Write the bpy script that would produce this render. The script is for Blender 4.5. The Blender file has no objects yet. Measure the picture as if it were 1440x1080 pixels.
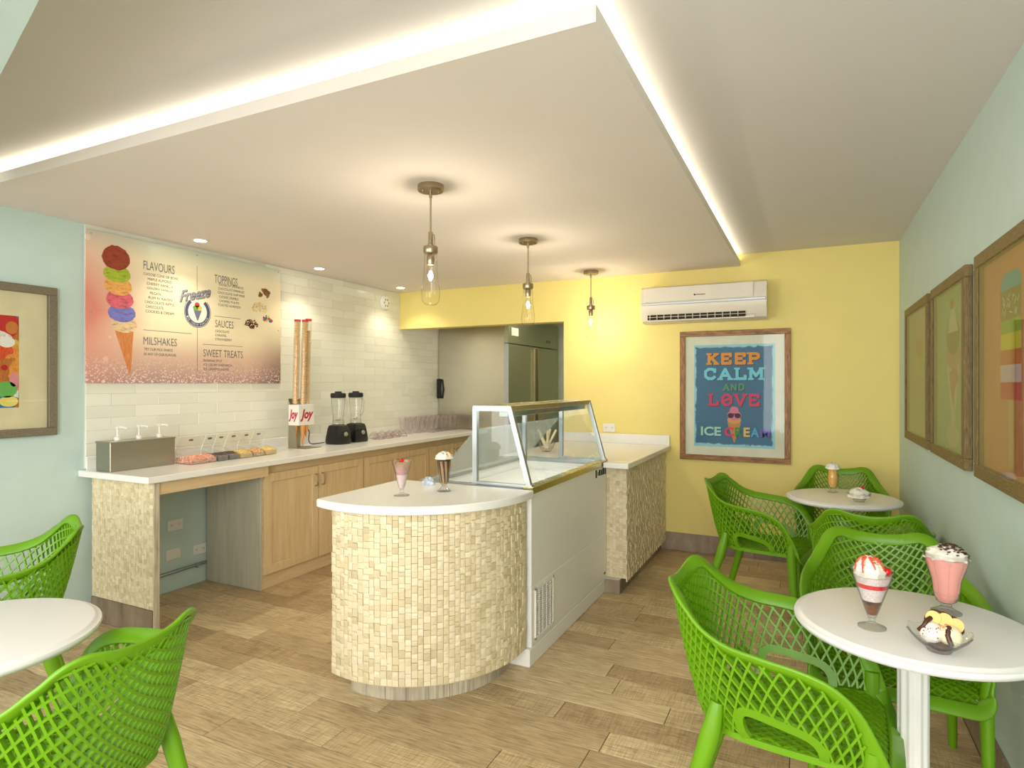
import bpy, bmesh, math, random
from mathutils import Vector, Matrix
PI = math.pi
R = random.Random(7)
scn = bpy.context.scene
COL = scn.collection

# ---------------------------------------------------------------- camera, world, big lights, exposure
cd = bpy.data.cameras.new('camera'); cam = bpy.data.objects.new('camera', cd); COL.objects.link(cam)
cd.sensor_width = 36; cd.lens = 860 / 1440 * 36; cd.clip_start = 0.02
cam.location = (0, 0, 1.43); cam.rotation_euler = (PI / 2, 0, math.atan(418 / 860)); scn.camera = cam
scn.view_settings.view_transform = 'Standard'; scn.view_settings.look = 'None'
scn.view_settings.gamma = 1; scn.view_settings.use_curve_mapping = False
scn.view_settings.exposure = 0.25
scn.cycles.transparent_max_bounces = 32
w = bpy.data.worlds.new('world'); scn.world = w; w.use_nodes = True
w.node_tree.nodes['Background'].inputs[0].default_value = (0.95, 0.97, 1.0, 1)
w.node_tree.nodes['Background'].inputs[1].default_value = 0.9

def light(name, kind, loc, energy, color, size=0.1, rot=(0, 0, 0), sy=None, spot=None):
    d = bpy.data.lights.new(name, kind); d.energy = energy; d.color = color
    if kind == 'AREA':
        d.size = size
        if sy: d.shape = 'RECTANGLE'; d.size_y = sy
    else: d.shadow_soft_size = size
    if spot: d.spot_size = spot[0]; d.spot_blend = spot[1]
    o = bpy.data.objects.new(name, d); COL.objects.link(o); o.location = loc; o.rotation_euler = rot
    return o
# daylight through the open shop front behind the camera
light('shop_front_daylight', 'AREA', (-3.0, -1.8, 1.5), 58, (1.0, .985, .95), 1.7, (math.radians(90), 0, math.radians(-38)), 2.0)
light('shop_front_daylight', 'AREA', (0.0, -1.8, 1.5), 108, (1.0, .985, .95), 1.9, (math.radians(90), 0, math.radians(32)), 2.0)
light('added_overhead_fill', 'AREA', (-.2, .1, 2.44), 12, (1.0, .96, .88), .8, (0, 0, 0), .8)  # fill light added overhead out of view to brighten freezer side and tables
light('added_passage_fill', 'AREA', (-2.5, 6.4, 2.38), 9, (1.0, .93, .72), .3, (0, 0, 0))  # unseen fill added to lift the passage and refrigerator doors
WARM = (1.0, 0.88, 0.71)
# ---------------------------------------------------------------- node materials
def L(c):   # sRGB 0-255 -> linear
    return tuple(((x / 255) / 12.92 if x / 255 <= .04045 else ((x / 255 + .055) / 1.055) ** 2.4) for x in c) + (1,)
class NT:
    def __init__(s, name):
        s.m = bpy.data.materials.new(name); s.m.use_nodes = True; s.t = s.m.node_tree
        s.b = s.t.nodes['Principled BSDF']; s.out = s.t.nodes['Material Output']
    def n(s, typ, **k):
        nd = s.t.nodes.new(typ)
        for a, v in k.items(): setattr(nd, a, v)
        return nd
    def l(s, a, b): s.t.links.new(a, b)
    def math(s, op, a, b=None):
        nd = s.n('ShaderNodeMath', operation=op)
        for i, x in enumerate((a, b)):
            if x is None: continue
            if isinstance(x, (int, float)): nd.inputs[i].default_value = x
            else: s.l(x, nd.inputs[i])
        return nd.outputs[0]
    def coords(s, scale=(1, 1, 1), rnd=False, kind='Object', rot=(0, 0, 0)):
        tc = s.n('ShaderNodeTexCoord'); mp = s.n('ShaderNodeMapping')
        mp.inputs['Scale'].default_value = scale; mp.inputs['Rotation'].default_value = rot
        s.l(tc.outputs[kind], mp.inputs[0])
        if rnd:
            oi = s.n('ShaderNodeObjectInfo'); mu = s.math('MULTIPLY', oi.outputs['Random'], 57.0)
            cb = s.n('ShaderNodeCombineXYZ'); s.l(mu, cb.inputs[0]); s.l(mu, cb.inputs[1]); s.l(mu, cb.inputs[2])
            s.l(cb.outputs[0], mp.inputs['Location'])
        return mp.outputs[0]
    def noise(s, vec, scale, detail=3, rough=.5):
        nd = s.n('ShaderNodeTexNoise'); nd.inputs['Scale'].default_value = scale; nd.inputs['Detail'].default_value = detail
        nd.inputs['Roughness'].default_value = rough
        s.l(vec, nd.inputs['Vector']); return nd.outputs['Fac']
    def ramp(s, fac, stops, interp='LINEAR'):
        nd = s.n('ShaderNodeValToRGB'); cr = nd.color_ramp; cr.interpolation = interp
        while len(cr.elements) < len(stops): cr.elements.new(0.5)
        for e, (p, c) in zip(cr.elements, stops): e.position = p; e.color = c
        s.l(fac, nd.inputs[0]); return nd.outputs[0]
    def mix(s, fac, a, b, blend='MIX'):
        nd = s.n('ShaderNodeMix', data_type='RGBA', blend_type=blend)
        for sock, x in ((nd.inputs[0], fac), (nd.inputs[6], a), (nd.inputs[7], b)):
            if isinstance(x, (int, float, tuple)): sock.default_value = x
            else: s.l(x, sock)
        return nd.outputs[2]
    def bump(s, h, strength=.3, dist=.002):
        nd = s.n('ShaderNodeBump'); nd.inputs['Strength'].default_value = strength; nd.inputs['Distance'].default_value = dist
        s.l(h, nd.inputs['Height']); s.l(nd.outputs[0], s.b.inputs['Normal'])
    def set(s, base=None, rough=None, metal=None, **k):
        if base is not None:
            if isinstance(base, tuple): s.b.inputs['Base Color'].default_value = base
            else: s.l(base, s.b.inputs['Base Color'])
        if rough is not None:
            if isinstance(rough, (int, float)): s.b.inputs['Roughness'].default_value = rough
            else: s.l(rough, s.b.inputs['Roughness'])
        if metal is not None: s.b.inputs['Metallic'].default_value = metal
        for a, v in k.items(): s.b.inputs[a.replace('_', ' ')].default_value = v
        return s.m
def flat(name, rgb, rough=.5, metal=0, var=.06, scale=8, bump=0, bs=200, **k):
    """plain coloured surface with faint mottling and optional fine relief"""
    t = NT(name); v = t.coords(); nz = t.noise(v, scale)
    c = L(rgb); d = tuple(x * (1 - var) for x in c[:3]) + (1,); u = tuple(min(1, x * (1 + var)) for x in c[:3]) + (1,)
    col = t.ramp(nz, [(.3, d), (.7, u)])
    if bump: t.bump(t.noise(v, bs, 2), bump, .001)
    return t.set(col, rough, metal, **k)
def emis(name, rgb, strength):
    t = NT(name); e = t.n('ShaderNodeEmission'); e.inputs[0].default_value = rgb + (1,); e.inputs[1].default_value = strength
    t.l(e.outputs[0], t.out.inputs[0]); return t.m
def thin_glass(name, tint=(.97, .99, .985), edge=(.62, .66, .66), ior=1.35, rough=.02, haze=0, hazecol=(.9, .9, .9)):
    t = NT(name); tr = t.n('ShaderNodeBsdfTransparent'); gl = t.n('ShaderNodeBsdfGlossy'); gl.inputs['Roughness'].default_value = rough
    lw = t.n('ShaderNodeLayerWeight'); lw.inputs[0].default_value = .5
    c = t.ramp(lw.outputs['Facing'], [(.55, tint + (1,)), (.97, edge + (1,))]); t.l(c, tr.inputs[0])
    fac = t.math('MULTIPLY_ADD', t.math('POWER', lw.outputs['Facing'], 3.5), .55); fac.node.inputs[2].default_value = (ior - 1) * .11
    mx = t.n('ShaderNodeMixShader'); t.l(fac, mx.inputs[0]); t.l(tr.outputs[0], mx.inputs[1]); t.l(gl.outputs[0], mx.inputs[2])
    o = mx.outputs[0]
    if haze:
        df = t.n('ShaderNodeBsdfDiffuse'); df.inputs[0].default_value = hazecol + (1,)
        m2 = t.n('ShaderNodeMixShader'); m2.inputs[0].default_value = haze; t.l(o, m2.inputs[1]); t.l(df.outputs[0], m2.inputs[2]); o = m2.outputs[0]
    t.l(o, t.out.inputs[0]); return t.m

M = {}
M['blue'] = flat('blue_paint', (196, 216, 210), .6, var=.02, bump=.05, bs=300)
M['ceil'] = flat('ceiling_paint', (224, 218, 214), .8, var=.015, scale=2)
M['panelceil'] = flat('dropped_panel_paint', (232, 223, 214), .8, var=.015, scale=2)
M['yellow'] = flat('yellow_paint', (240, 222, 136), .6, var=.02, scale=3, bump=.05, bs=300)
M['passage'] = flat('passage_paint', (196, 200, 176), .7)
M['grout'] = flat('grout', (222, 220, 206), .9)
M['white'] = flat('white_laminate', (236, 236, 234), .35, var=.01)
M['quartz'] = flat('white_quartz', (238, 236, 230), .22, var=.02, scale=60)
M['enamel'] = flat('white_enamel', (242, 240, 234), .3, var=.01)
M['plasticw'] = flat('white_plastic', (236, 234, 226), .35, var=.01)
M['acw'] = flat('ac_plastic', (232, 224, 208), .3, var=.01)
M['black'] = flat('black_plastic', (22, 22, 22), .35)
M['dark'] = flat('dark_gap', (48, 40, 26), .8)
M['rubber'] = flat('black_rubber', (30, 30, 32), .7)
M['red'] = flat('red_plastic', (214, 48, 32), .4)
M['green'] = flat('green_plastic', (104, 156, 8), .38, var=.03, bump=.08, bs=500)
M['tabletop'] = flat('white_table', (232, 230, 226), .3, var=.01)
M['frame_mat'] = flat('mat_board', (232, 226, 204), .8)
M['matcream'] = flat('cream_mat_board', (226, 208, 170), .8)
def steel(name, rgb=(170, 165, 150), rough=.28, sc=(1, 1, 60)):
    t = NT(name); v = t.coords(sc); nz = t.noise(v, 30, 3)
    r = t.math('MULTIPLY_ADD', nz, .12) ; r.node.inputs[2].default_value = rough
    return t.set(L(rgb), r, 1.0)
M['steel'] = steel('brushed_steel'); M['alu'] = steel('aluminium', (176, 180, 180), .34)
M['nickel'] = steel('brushed_nickel', (176, 160, 132), .25); M['greysteel'] = steel('dark_door_steel', (176, 178, 150), .4)
def floor_mat(name, a, b, c_, comb):
    t = NT(name); v = t.coords((1, 1, 1), True); oi = t.n('ShaderNodeObjectInfo')
    g = t.coords((3, 45, 1), True); n1 = t.noise(g, 3.2, 6, .65)
    n2 = t.noise(v, 7, 4, .6); g3 = t.coords((60, 3, 1), True); n3 = t.noise(g3, 3, 3, .6)
    base = t.ramp(oi.outputs['Random'], [(0, a), (.35, b), (.7, c_), (1, a)])
    grain = t.ramp(n1, [(.30, (.50, .43, .34, 1)), (.48, (.92, .91, .88, 1)), (.7, (1.25, 1.23, 1.17, 1))])
    col = t.mix(1.0, base, grain, 'MULTIPLY')
    blot = t.ramp(n2, [(.3, (.8, .76, .7, 1)), (.65, (1.08, 1.07, 1.04, 1))]); col = t.mix(.8, col, blot, 'MULTIPLY')
    sel = t.math('MULTIPLY', t.math('FRACT', t.math('MULTIPLY', oi.outputs['Random'], 7.3)), 1.0)
    sel = t.math('MULTIPLY', t.math('GREATER_THAN', sel, .55), comb)
    cm = t.ramp(n3, [(.38, (.66, .62, .56, 1)), (.55, (1.05, 1.05, 1.04, 1))]); col = t.mix(sel, col, cm, 'MULTIPLY')
    t.bump(n1, .25, .001)
    return t.set(col, .42)
M['plank'] = floor_mat('wood_look_plank', L((204, 180, 142)), L((220, 200, 162)), L((186, 162, 126)), .6)
M['greywood'] = floor_mat('grey_wood_tile', L((150, 134, 118)), L((168, 152, 134)), L((136, 122, 106)), .3)
M['base_slab'] = flat('floor_bed', (120, 100, 74), .8)
M['palewood'] = floor_mat('pale_wood_tile', L((196, 188, 170)), L((210, 202, 184)), L((178, 168, 150)), .3)
def mosaic_mat():
    t = NT('travertine_mosaic'); v = t.coords((1, 1, 1), True); ge = t.n('ShaderNodeNewGeometry'); oi = t.n('ShaderNodeObjectInfo')
    r = t.math('FRACT', t.math('ADD', t.math('MULTIPLY', ge.outputs['Random Per Island'], 3.7), t.math('MULTIPLY', oi.outputs['Random'], 5.3)))
    base = t.ramp(r, [(0, L((204, 187, 148))), (.2, L((224, 208, 170))), (.45, L((232, 218, 184))), (.7, L((216, 200, 162))), (.85, L((236, 224, 194))), (1, L((208, 192, 154)))])
    n1 = t.noise(t.coords((1, 1, 2.5), True), 60, 5, .7); pit = t.ramp(n1, [(.28, (.66, .6, .5, 1)), (.42, (1, 1, 1, 1)), (.75, (1.04, 1.03, 1, 1))])
    col = t.mix(.85, base, pit, 'MULTIPLY'); t.bump(n1, .5, .002); return t.set(col, .55)
M['mosaic'] = mosaic_mat(); M['mosaicbed'] = flat('mosaic_bed', (206, 190, 152), .9)
def subway():
    t = NT('white_subway_tile'); oi = t.n('ShaderNodeObjectInfo')
    base = t.ramp(oi.outputs['Random'], [(0, L((230, 229, 214))), (1, L((240, 239, 226)))])
    t.bump(t.noise(t.coords((1, 1, 1), True), 14, 2), .25, .004); return t.set(base, .2)
M['subway'] = subway()
def wood(name, a, b, sc=(30, 30, 2), rough=.42, ns=2.5):
    t = NT(name); v = t.coords(sc, True); n1 = t.noise(v, ns, 5, .6)
    t.bump(n1, .12, .001); return t.set(t.ramp(n1, [(.3, L(a)), (.7, L(b))]), rough)
M['maple'] = wood('maple', (204, 176, 130), (222, 198, 156), (14, 14, 1.2)); M['maple_h'] = wood('maple_rail', (206, 178, 132), (224, 200, 160), (14, 1.2, 14))
M['shadepanel'] = wood('shade_greyed_wood', (176, 172, 152), (194, 190, 170), (14, 14, 1.2))  # cabinet wood with its shade put into the colour as grey
M['fr_brown'] = wood('carved_brown_frame', (84, 50, 18), (186, 130, 62), (8, 60, 60), .45, 1.6)
M['fr_brown_v'] = wood('carved_brown_stile', (84, 50, 18), (186, 130, 62), (60, 60, 8), .45, 1.6)
M['fr_grey'] = wood('weathered_grey_frame', (92, 82, 66), (138, 128, 106), (60, 60, 60), .6, 4)
M['fr_olive'] = wood('olive_brown_frame', (86, 68, 34), (140, 116, 64), (50, 8, 90), .5, 3)
M['fr_olive_v'] = wood('olive_brown_stile', (86, 68, 34), (140, 116, 64), (90, 90, 8), .5, 3)
M['glass'] = thin_glass('pane_glass'); M['picglass'] = thin_glass('picture_glass', ior=1.09); M['gware'] = thin_glass('glassware', (.96, .965, .965), (.42, .44, .46), 1.42)
M['gpurple'] = thin_glass('violet_glassware', (.97, .955, .96), (.70, .64, .67), 1.42, haze=.02, hazecol=(.8, .7, .75))
M['acrylic'] = thin_glass('clear_acrylic', (.95, .95, .93), (.6, .6, .55), 1.5, haze=.09)
M['bulbglass'] = thin_glass('bulb_glass', (.99, .98, .96), (.62, .58, .5), 1.25)
M['frost'] = thin_glass('frosted_glass', (.93, .96, .95), (.7, .78, .76), 1.35, .1, .12, (.86, .94, .92))
M['cream'] = flat('whipped_cream', (236, 230, 216), .5, var=.03, scale=90, bump=.3, bs=120)
M['choc'] = flat('chocolate', (70, 34, 16), .3); M['cherry'] = flat('cherry', (206, 14, 20), .15)
M['strawb'] = flat('strawberry_sauce', (222, 22, 24), .2); M['pinkshake'] = flat('pink_shake', (244, 168, 156), .35)
M['orange'] = flat('orange_shake', (244, 190, 96), .35); M['vanilla'] = flat('vanilla', (240, 226, 190), .5)
M['mocha'] = flat('mocha_shake', (176, 140, 98), .4); M['brown'] = flat('caramel_layer', (120, 66, 24), .3, var=.5, scale=120)
M['speck'] = flat('speckled_ice_cream', (228, 210, 206), .5, var=.2, scale=200); M['biscuit'] = flat('biscuit', (232, 196, 120), .7)
M['rose'] = flat('milk_rose', (196, 150, 142), .4, var=.15, scale=120)
M['cone'] = wood('wafer_cone', (196, 122, 54), (236, 178, 100), (90, 90, 90), .6); M['coneg'] = flat('cone_gold', (238, 188, 96), .6, var=.15, scale=40)
def sprinkle(name, cols, scale=160):
    t = NT(name); vo = t.n('ShaderNodeTexVoronoi'); vo.inputs['Scale'].default_value = scale; t.l(t.coords(), vo.inputs['Vector'])
    sp = t.n('ShaderNodeSeparateColor'); t.l(vo.outputs['Color'], sp.inputs[0])
    k = len(cols); c = t.ramp(sp.outputs[0], [(i / k, L(x)) for i, x in enumerate(cols)], 'CONSTANT')
    t.bump(vo.outputs['Distance'], .6, .004); return t.set(c, .5)
M['top_pink'] = sprinkle('pink_crumbs', [(226, 120, 90), (240, 170, 120), (206, 80, 60), (250, 210, 180)])
M['top_choc'] = sprinkle('dark_crumbs', [(66, 36, 20), (96, 60, 34), (50, 28, 14)])
M['top_yellow'] = sprinkle('golden_nuts', [(232, 196, 90), (244, 214, 120), (206, 160, 60)])
M['top_mix'] = sprinkle('mixed_candy', [(232, 196, 90), (214, 120, 50), (190, 60, 40), (240, 220, 160)])
M['nuts'] = sprinkle('chopped_nuts', [(226, 160, 90), (250, 240, 220), (214, 110, 60), (250, 230, 190)], 220)
INK = {}
def ink(rgb, rough=.7):
    if rgb not in INK: INK[rgb] = flat('ink_%d_%d_%d' % rgb, rgb, rough, var=.02)
    return INK[rgb]

# ---------------------------------------------------------------- mesh builder
class MB:
    def __init__(s): s.v = []; s.f = []
    def add(s, vs, fs, mat=None):
        o = len(s.v)
        s.v += [tuple(mat @ Vector(p)) for p in vs] if mat else [tuple(p) for p in vs]
        s.f += [tuple(i + o for i in f) for f in fs]; return s
    def box(s, x0, x1, y0, y1, z0, z1, c=0, mat=None):
        if c <= 0:
            vs = [(x, y, z) for x in (x0, x1) for y in (y0, y1) for z in (z0, z1)]
            return s.add(vs, [(0, 1, 3, 2), (4, 6, 7, 5), (0, 4, 5, 1), (2, 3, 7, 6), (0, 2, 6, 4), (1, 5, 7, 3)], mat)
        c = min(c, abs(x1 - x0) * .49, abs(y1 - y0) * .49, abs(z1 - z0) * .49)
        lo = (x0, y0, z0); hi = (x1, y1, z1); vs = []; idx = {}
        for k in range(8):
            sg = ((k >> 2) & 1, (k >> 1) & 1, k & 1)
            for a in range(3):
                p = [0, 0, 0]
                for b in range(3):
                    e = hi[b] if sg[b] else lo[b]
                    p[b] = e if b == a else (e - c if sg[b] else e + c)
                idx[(sg, a)] = len(vs); vs.append(tuple(p))
        fs = []
        for a in range(3):
            b, d = [q for q in range(3) if q != a]
            for sa in (0, 1):
                loop = []
                for sb, sd in ((0, 0), (0, 1), (1, 1), (1, 0)):
                    g = [0, 0, 0]; g[a] = sa; g[b] = sb; g[d] = sd; loop.append(idx[(tuple(g), a)])
                fs.append(tuple(loop))
            for sb in (0, 1):
                for sd in (0, 1):
                    g0 = [0, 0, 0]; g0[b] = sb; g0[d] = sd; g1 = list(g0); g1[a] = 1; g0 = tuple(g0); g1 = tuple(g1)
                    fs.append((idx[(g0, b)], idx[(g0, d)], idx[(g1, d)], idx[(g1, b)]))
        for k in range(8):
            sg = ((k >> 2) & 1, (k >> 1) & 1, k & 1); fs.append(tuple(idx[(sg, a)] for a in range(3)))
        return s.add(vs, fs, mat)
    def sweep(s, pts, frames, section, closed=False, caps=True):
        """section: list of (a,b) or a function i -> list; frames: list of (A,B) vectors"""
        n = len(pts); rings = []
        vs = []; fs = []
        for i in range(n):
            sec = section(i) if callable(section) else section
            A, B = frames[i]; m = len(sec)
            vs += [tuple(Vector(pts[i]) + A * a + B * b) for a, b in sec]
        for i in range(n if closed else n - 1):
            j = (i + 1) % n
            for k in range(m):
                q = (k + 1) % m; fs.append((i * m + k, i * m + q, j * m + q, j * m + k))
        if caps and not closed: fs.append(tuple(range(m - 1, -1, -1))); fs.append(tuple((n - 1) * m + k for k in range(m)))
        return s.add(vs, fs)
    def tube(s, pts, r, n=8, closed=False):
        pts = [Vector(p) for p in pts]; fr = []; up = None
        for i, p in enumerate(pts):
            if closed: t = pts[(i + 1) % len(pts)] - pts[i - 1]
            else: t = pts[min(i + 1, len(pts) - 1)] - pts[max(i - 1, 0)]
            t.normalize()
            if up is None: up = Vector((0, 0, 1)) if abs(t.z) < .9 else Vector((1, 0, 0))
            A = t.cross(up)
            A = A.normalized() if A.length > 1e-5 else Vector((1, 0, 0)); B = A.cross(t).normalized(); up = B
            fr.append((A, B))
        rr = r if isinstance(r, (list, tuple)) else [r] * len(pts)
        cs = [(math.cos(2 * PI * k / n), math.sin(2 * PI * k / n)) for k in range(n)]
        return s.sweep(pts, fr, lambda i: [(a * rr[i], b * rr[i]) for a, b in cs], closed)
    def lathe(s, prof, c=(0, 0, 0), n=24, mod=None, mat=None):
        vs = []; fs = []; m = len(prof)
        for k in range(n):
            a = 2 * PI * k / n
            for j, (r, z) in enumerate(prof):
                q = mod(a, j, r, z) if mod else (r, z)
                vs.append((c[0] + q[0] * math.cos(a), c[1] + q[0] * math.sin(a), c[2] + q[1]))
        for k in range(n):
            q = (k + 1) % n
            for j in range(m - 1): fs.append((k * m + j, q * m + j, q * m + j + 1, k * m + j + 1))
        if prof[0][0] > 1e-6: fs.append(tuple(k * m for k in range(n - 1, -1, -1)))
        if prof[-1][0] > 1e-6: fs.append(tuple(k * m + m - 1 for k in range(n)))
        return s.add(vs, fs, mat)
    def sheet(s, prof, c=(0, 0, 0), n=24, mod=None):   # lathe without end caps
        o = len(s.f); s.lathe(prof, c, n, mod); s.f = [f for i, f in enumerate(s.f) if i < o or len(f) == 4]; return s
    def prism(s, poly, z0, z1, c=0):
        n = len(poly)
        def inset(d):
            out = []
            for i in range(n):
                p0 = Vector(poly[i - 1]); p1 = Vector(poly[i]); p2 = Vector(poly[(i + 1) % n])
                e1 = (p1 - p0).normalized(); e2 = (p2 - p1).normalized(); n1 = Vector((-e1.y, e1.x)); n2 = Vector((-e2.y, e2.x))
                b = (n1 + n2); b = b / max(.3, b.length ** 2 / 2) ; out.append(p1 + b * d)
            return out
        L_ = [(inset(c), z0), (poly, z0 + c), (poly, z1 - c), (inset(c), z1)] if c else [(poly, z0), (poly, z1)]
        vs = [(p[0], p[1], z) for pl, z in L_ for p in pl]; fs = []
        for k in range(len(L_) - 1):
            for i in range(n):
                j = (i + 1) % n; fs.append((k * n + i, k * n + j, (k + 1) * n + j, (k + 1) * n + i))
        fs.append(tuple(range(n - 1, -1, -1))); fs.append(tuple((len(L_) - 1) * n + i for i in range(n)))
        return s.add(vs, fs)
    def ball(s, c, r, n=10, sc=(1, 1, 1), jit=0, seed=1):
        rr = random.Random(seed); m = max(4, n // 2 + 1); vs = [(0, 0, -1)]; fs = []
        for j in range(1, m):
            th = PI * j / m
            for k in range(n):
                a = 2 * PI * k / n; vs.append((math.sin(th) * math.cos(a), math.sin(th) * math.sin(a), -math.cos(th)))
        vs.append((0, 0, 1)); q = len(vs) - 1
        for k in range(n):
            k2 = (k + 1) % n; fs.append((0, 1 + k2, 1 + k)); fs.append((q, 1 + (m - 2) * n + k, 1 + (m - 2) * n + k2))
            for j in range(m - 2): fs.append((1 + j * n + k, 1 + j * n + k2, 1 + (j + 1) * n + k2, 1 + (j + 1) * n + k))
        vs = [tuple(c[i] + p[i] * r * sc[i] * (1 + rr.uniform(-jit, jit)) for i in range(3)) for p in vs]
        return s.add(vs, fs)
    def mesh(s, name, mat, smooth=35):
        me = bpy.data.meshes.new(name); me.from_pydata(s.v, [], s.f); me.materials.append(mat)
        bm = bmesh.new(); bm.from_mesh(me); bmesh.ops.recalc_face_normals(bm, faces=bm.faces); bm.to_mesh(me); bm.free()
        if smooth:
            for p in me.polygons: p.use_smooth = True
            me.set_sharp_from_angle(angle=math.radians(smooth))
        return me
    def build(s, name, mat, parent=None, smooth=35, **k):
        o = bpy.data.objects.new(name, s.mesh(name, mat, smooth)); COL.objects.link(o)
        if parent: o.parent = parent
        for a, v in k.items(): o[a] = v
        return o
def link(name, me, parent=None, loc=(0, 0, 0), rz=0, sc=(1, 1, 1), rot=None):
    o = bpy.data.objects.new(name, me); COL.objects.link(o); o.parent = parent; o.location = loc
    o.rotation_euler = rot or (0, 0, rz); o.scale = sc; return o
def thing(name, label, cat, loc=(0, 0, 0), rz=0, group=None):
    o = bpy.data.objects.new(name, None); COL.objects.link(o); o.location = loc; o.rotation_euler = (0, 0, rz)
    o['label'] = label; o['category'] = cat
    if group: o['group'] = group
    o.empty_display_size = .1; return o
def tag(o, label, cat, group=None):
    o['label'] = label; o['category'] = cat
    if group: o['group'] = group
    return o
def dup(root, loc, rz, label, group=None):
    r = root.copy(); COL.objects.link(r); r.location = loc; r.rotation_euler = (0, 0, rz); r['label'] = label
    if group: r['group'] = group
    for ch in list(root.children):
        c = ch.copy(); COL.objects.link(c); c.parent = r
        for g in list(ch.children):
            d = g.copy(); COL.objects.link(d); d.parent = c
    return r
def struct(o): o['kind'] = 'structure'; return o
# a plane frame maps (u, v, w) = right, up, out of the wall
PL_LEFT = lambda x: (lambda u, v, w=0: (x + w, u, v))          # left wall, right = +Y
PL_BACK = lambda y: (lambda u, v, w=0: (u, y - w, v))          # yellow wall, right = +X
PL_RIGHT = lambda x: (lambda u, v, w=0: (x - w, -u, v))        # right wall, u = -y
PL_SIDE = lambda x: (lambda u, v, w=0: (x + w, u, v))          # face looking +X
def text_mb(mb, s, box, pl, w=.0008, bold=0, shear=0, keep=False):
    cu = bpy.data.curves.new('t', 'FONT'); cu.body = s; cu.offset = bold; cu.resolution_u = 3; cu.shear = shear
    ob = bpy.data.objects.new('t', cu); COL.objects.link(ob); dg = bpy.context.evaluated_depsgraph_get()
    me = bpy.data.meshes.new_from_object(ob.evaluated_get(dg)); bpy.data.objects.remove(ob); bpy.data.curves.remove(cu)
    xs = [v.co.x for v in me.vertices]; ys = [v.co.y for v in me.vertices]
    x0, x1, y0, y1 = min(xs), max(xs), min(ys), max(ys); u0, v0, u1, v1 = box
    sx = (u1 - u0) / (x1 - x0); sy = (v1 - v0) / (y1 - y0)
    mb.add([pl(u0 + (v.co.x - x0) * sx, v0 + (v.co.y - y0) * sy, w) for v in me.vertices], [tuple(p.vertices) for p in me.polygons])
    bpy.data.meshes.remove(me)
def poly_mb(mb, pts, pl, w=.0006): w += len(mb.f) * 4e-6; mb.add([pl(u, v, w) for u, v in pts], [tuple(range(len(pts)))])
def ell(cu, cv, ru, rv, n=20, a0=0, a1=2 * PI): return [(cu + ru * math.cos(a0 + (a1 - a0) * k / (n if a1 - a0 > 6.2 else n - 1)), cv + rv * math.sin(a0 + (a1 - a0) * k / (n if a1 - a0 > 6.2 else n - 1))) for k in range(n)]
SLAB = {
 'K': ([[(.2, 0), (.2, 1)], [(.82, 1), (.2, .42)], [(.42, .6), (.85, 0)]], [(.2, 0), (.2, 1), (.8, 1), (.82, 0)]),
 'E': ([[(.2, 0), (.2, 1)], [(.2, 1), (.85, 1)], [(.2, 0), (.85, 0)], [(.2, .5), (.65, .5)], [(.85, 1), (.85, .75)], [(.85, 0), (.85, .25)]], []),
 'P': ([[(.2, 0), (.2, 1)], [(.2, 1), (.65, 1), (.83, .87), (.83, .62), (.65, .48), (.2, .48)]], [(.2, 0), (.12, 1)]),
 'C': ([[(.85, .72), (.85, .85), (.65, 1), (.38, 1), (.15, .75), (.15, .25), (.38, 0), (.65, 0), (.85, .2)], [(.85, .7), (.85, 1)]], []),
 'A': ([[(.12, 0), (.5, 1), (.88, 0)], [(.28, .33), (.72, .33)]], [(.12, 0), (.88, 0)]),
 'L': ([[(.25, 0), (.25, 1)], [(.25, 0), (.85, 0), (.85, .3)]], [(.25, 1), (.2, 0)]),
 'M': ([[(.12, 0), (.12, 1), (.5, .3), (.88, 1), (.88, 0)]], [(.12, 0), (.88, 0), (.08, 1), (.92, 1)]),
 'N': ([[(.18, 0), (.18, 1), (.82, 0), (.82, 1)]], []),
 'D': ([[(.2, 0), (.2, 1), (.6, 1), (.85, .75), (.85, .25), (.6, 0), (.2, 0)]], []),
 'O': ([[(.38, 0), (.14, .25), (.14, .75), (.38, 1), (.62, 1), (.86, .75), (.86, .25), (.62, 0), (.38, 0)], [(.3, .4), (.7, .6)]], []),
 'V': ([[(.12, 1), (.5, 0), (.88, 1)]], [(.12, 1), (.88, 1)])}
def slab_mb(mb, s, box, pl, th=.2, w=.0008, serif=True):
    u0, v0, u1, v1 = box; cw = (u1 - u0) / len(s); h = v1 - v0; t = th * cw
    for i, ch in enumerate(s):
        st, se = SLAB[ch]; g = t * .5
        P = lambda p: Vector((u0 + cw * (i + .06 + .88 * p[0]), v0 + g + (h - 2 * g) * p[1]))
        for line in st:
            for a, b in zip(line, line[1:]):
                A, B = P(a), P(b); d = (B - A).normalized(); nn = Vector((-d.y, d.x)) * t * .5; A = A - d * t * .3; B = B + d * t * .3
                poly_mb(mb, [A + nn, B + nn, B - nn, A - nn], pl, w)
        if serif:
            for p in se:
                q = P(p); a = t * .95; b = t * .33; sg = 1 if p[1] < .5 else -1
                poly_mb(mb, [(q.x - a, q.y - b - sg * g * .3), (q.x + a, q.y - b - sg * g * .3), (q.x + a, q.y + b - sg * g * .3), (q.x - a, q.y + b - sg * g * .3)], pl, w)

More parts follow.
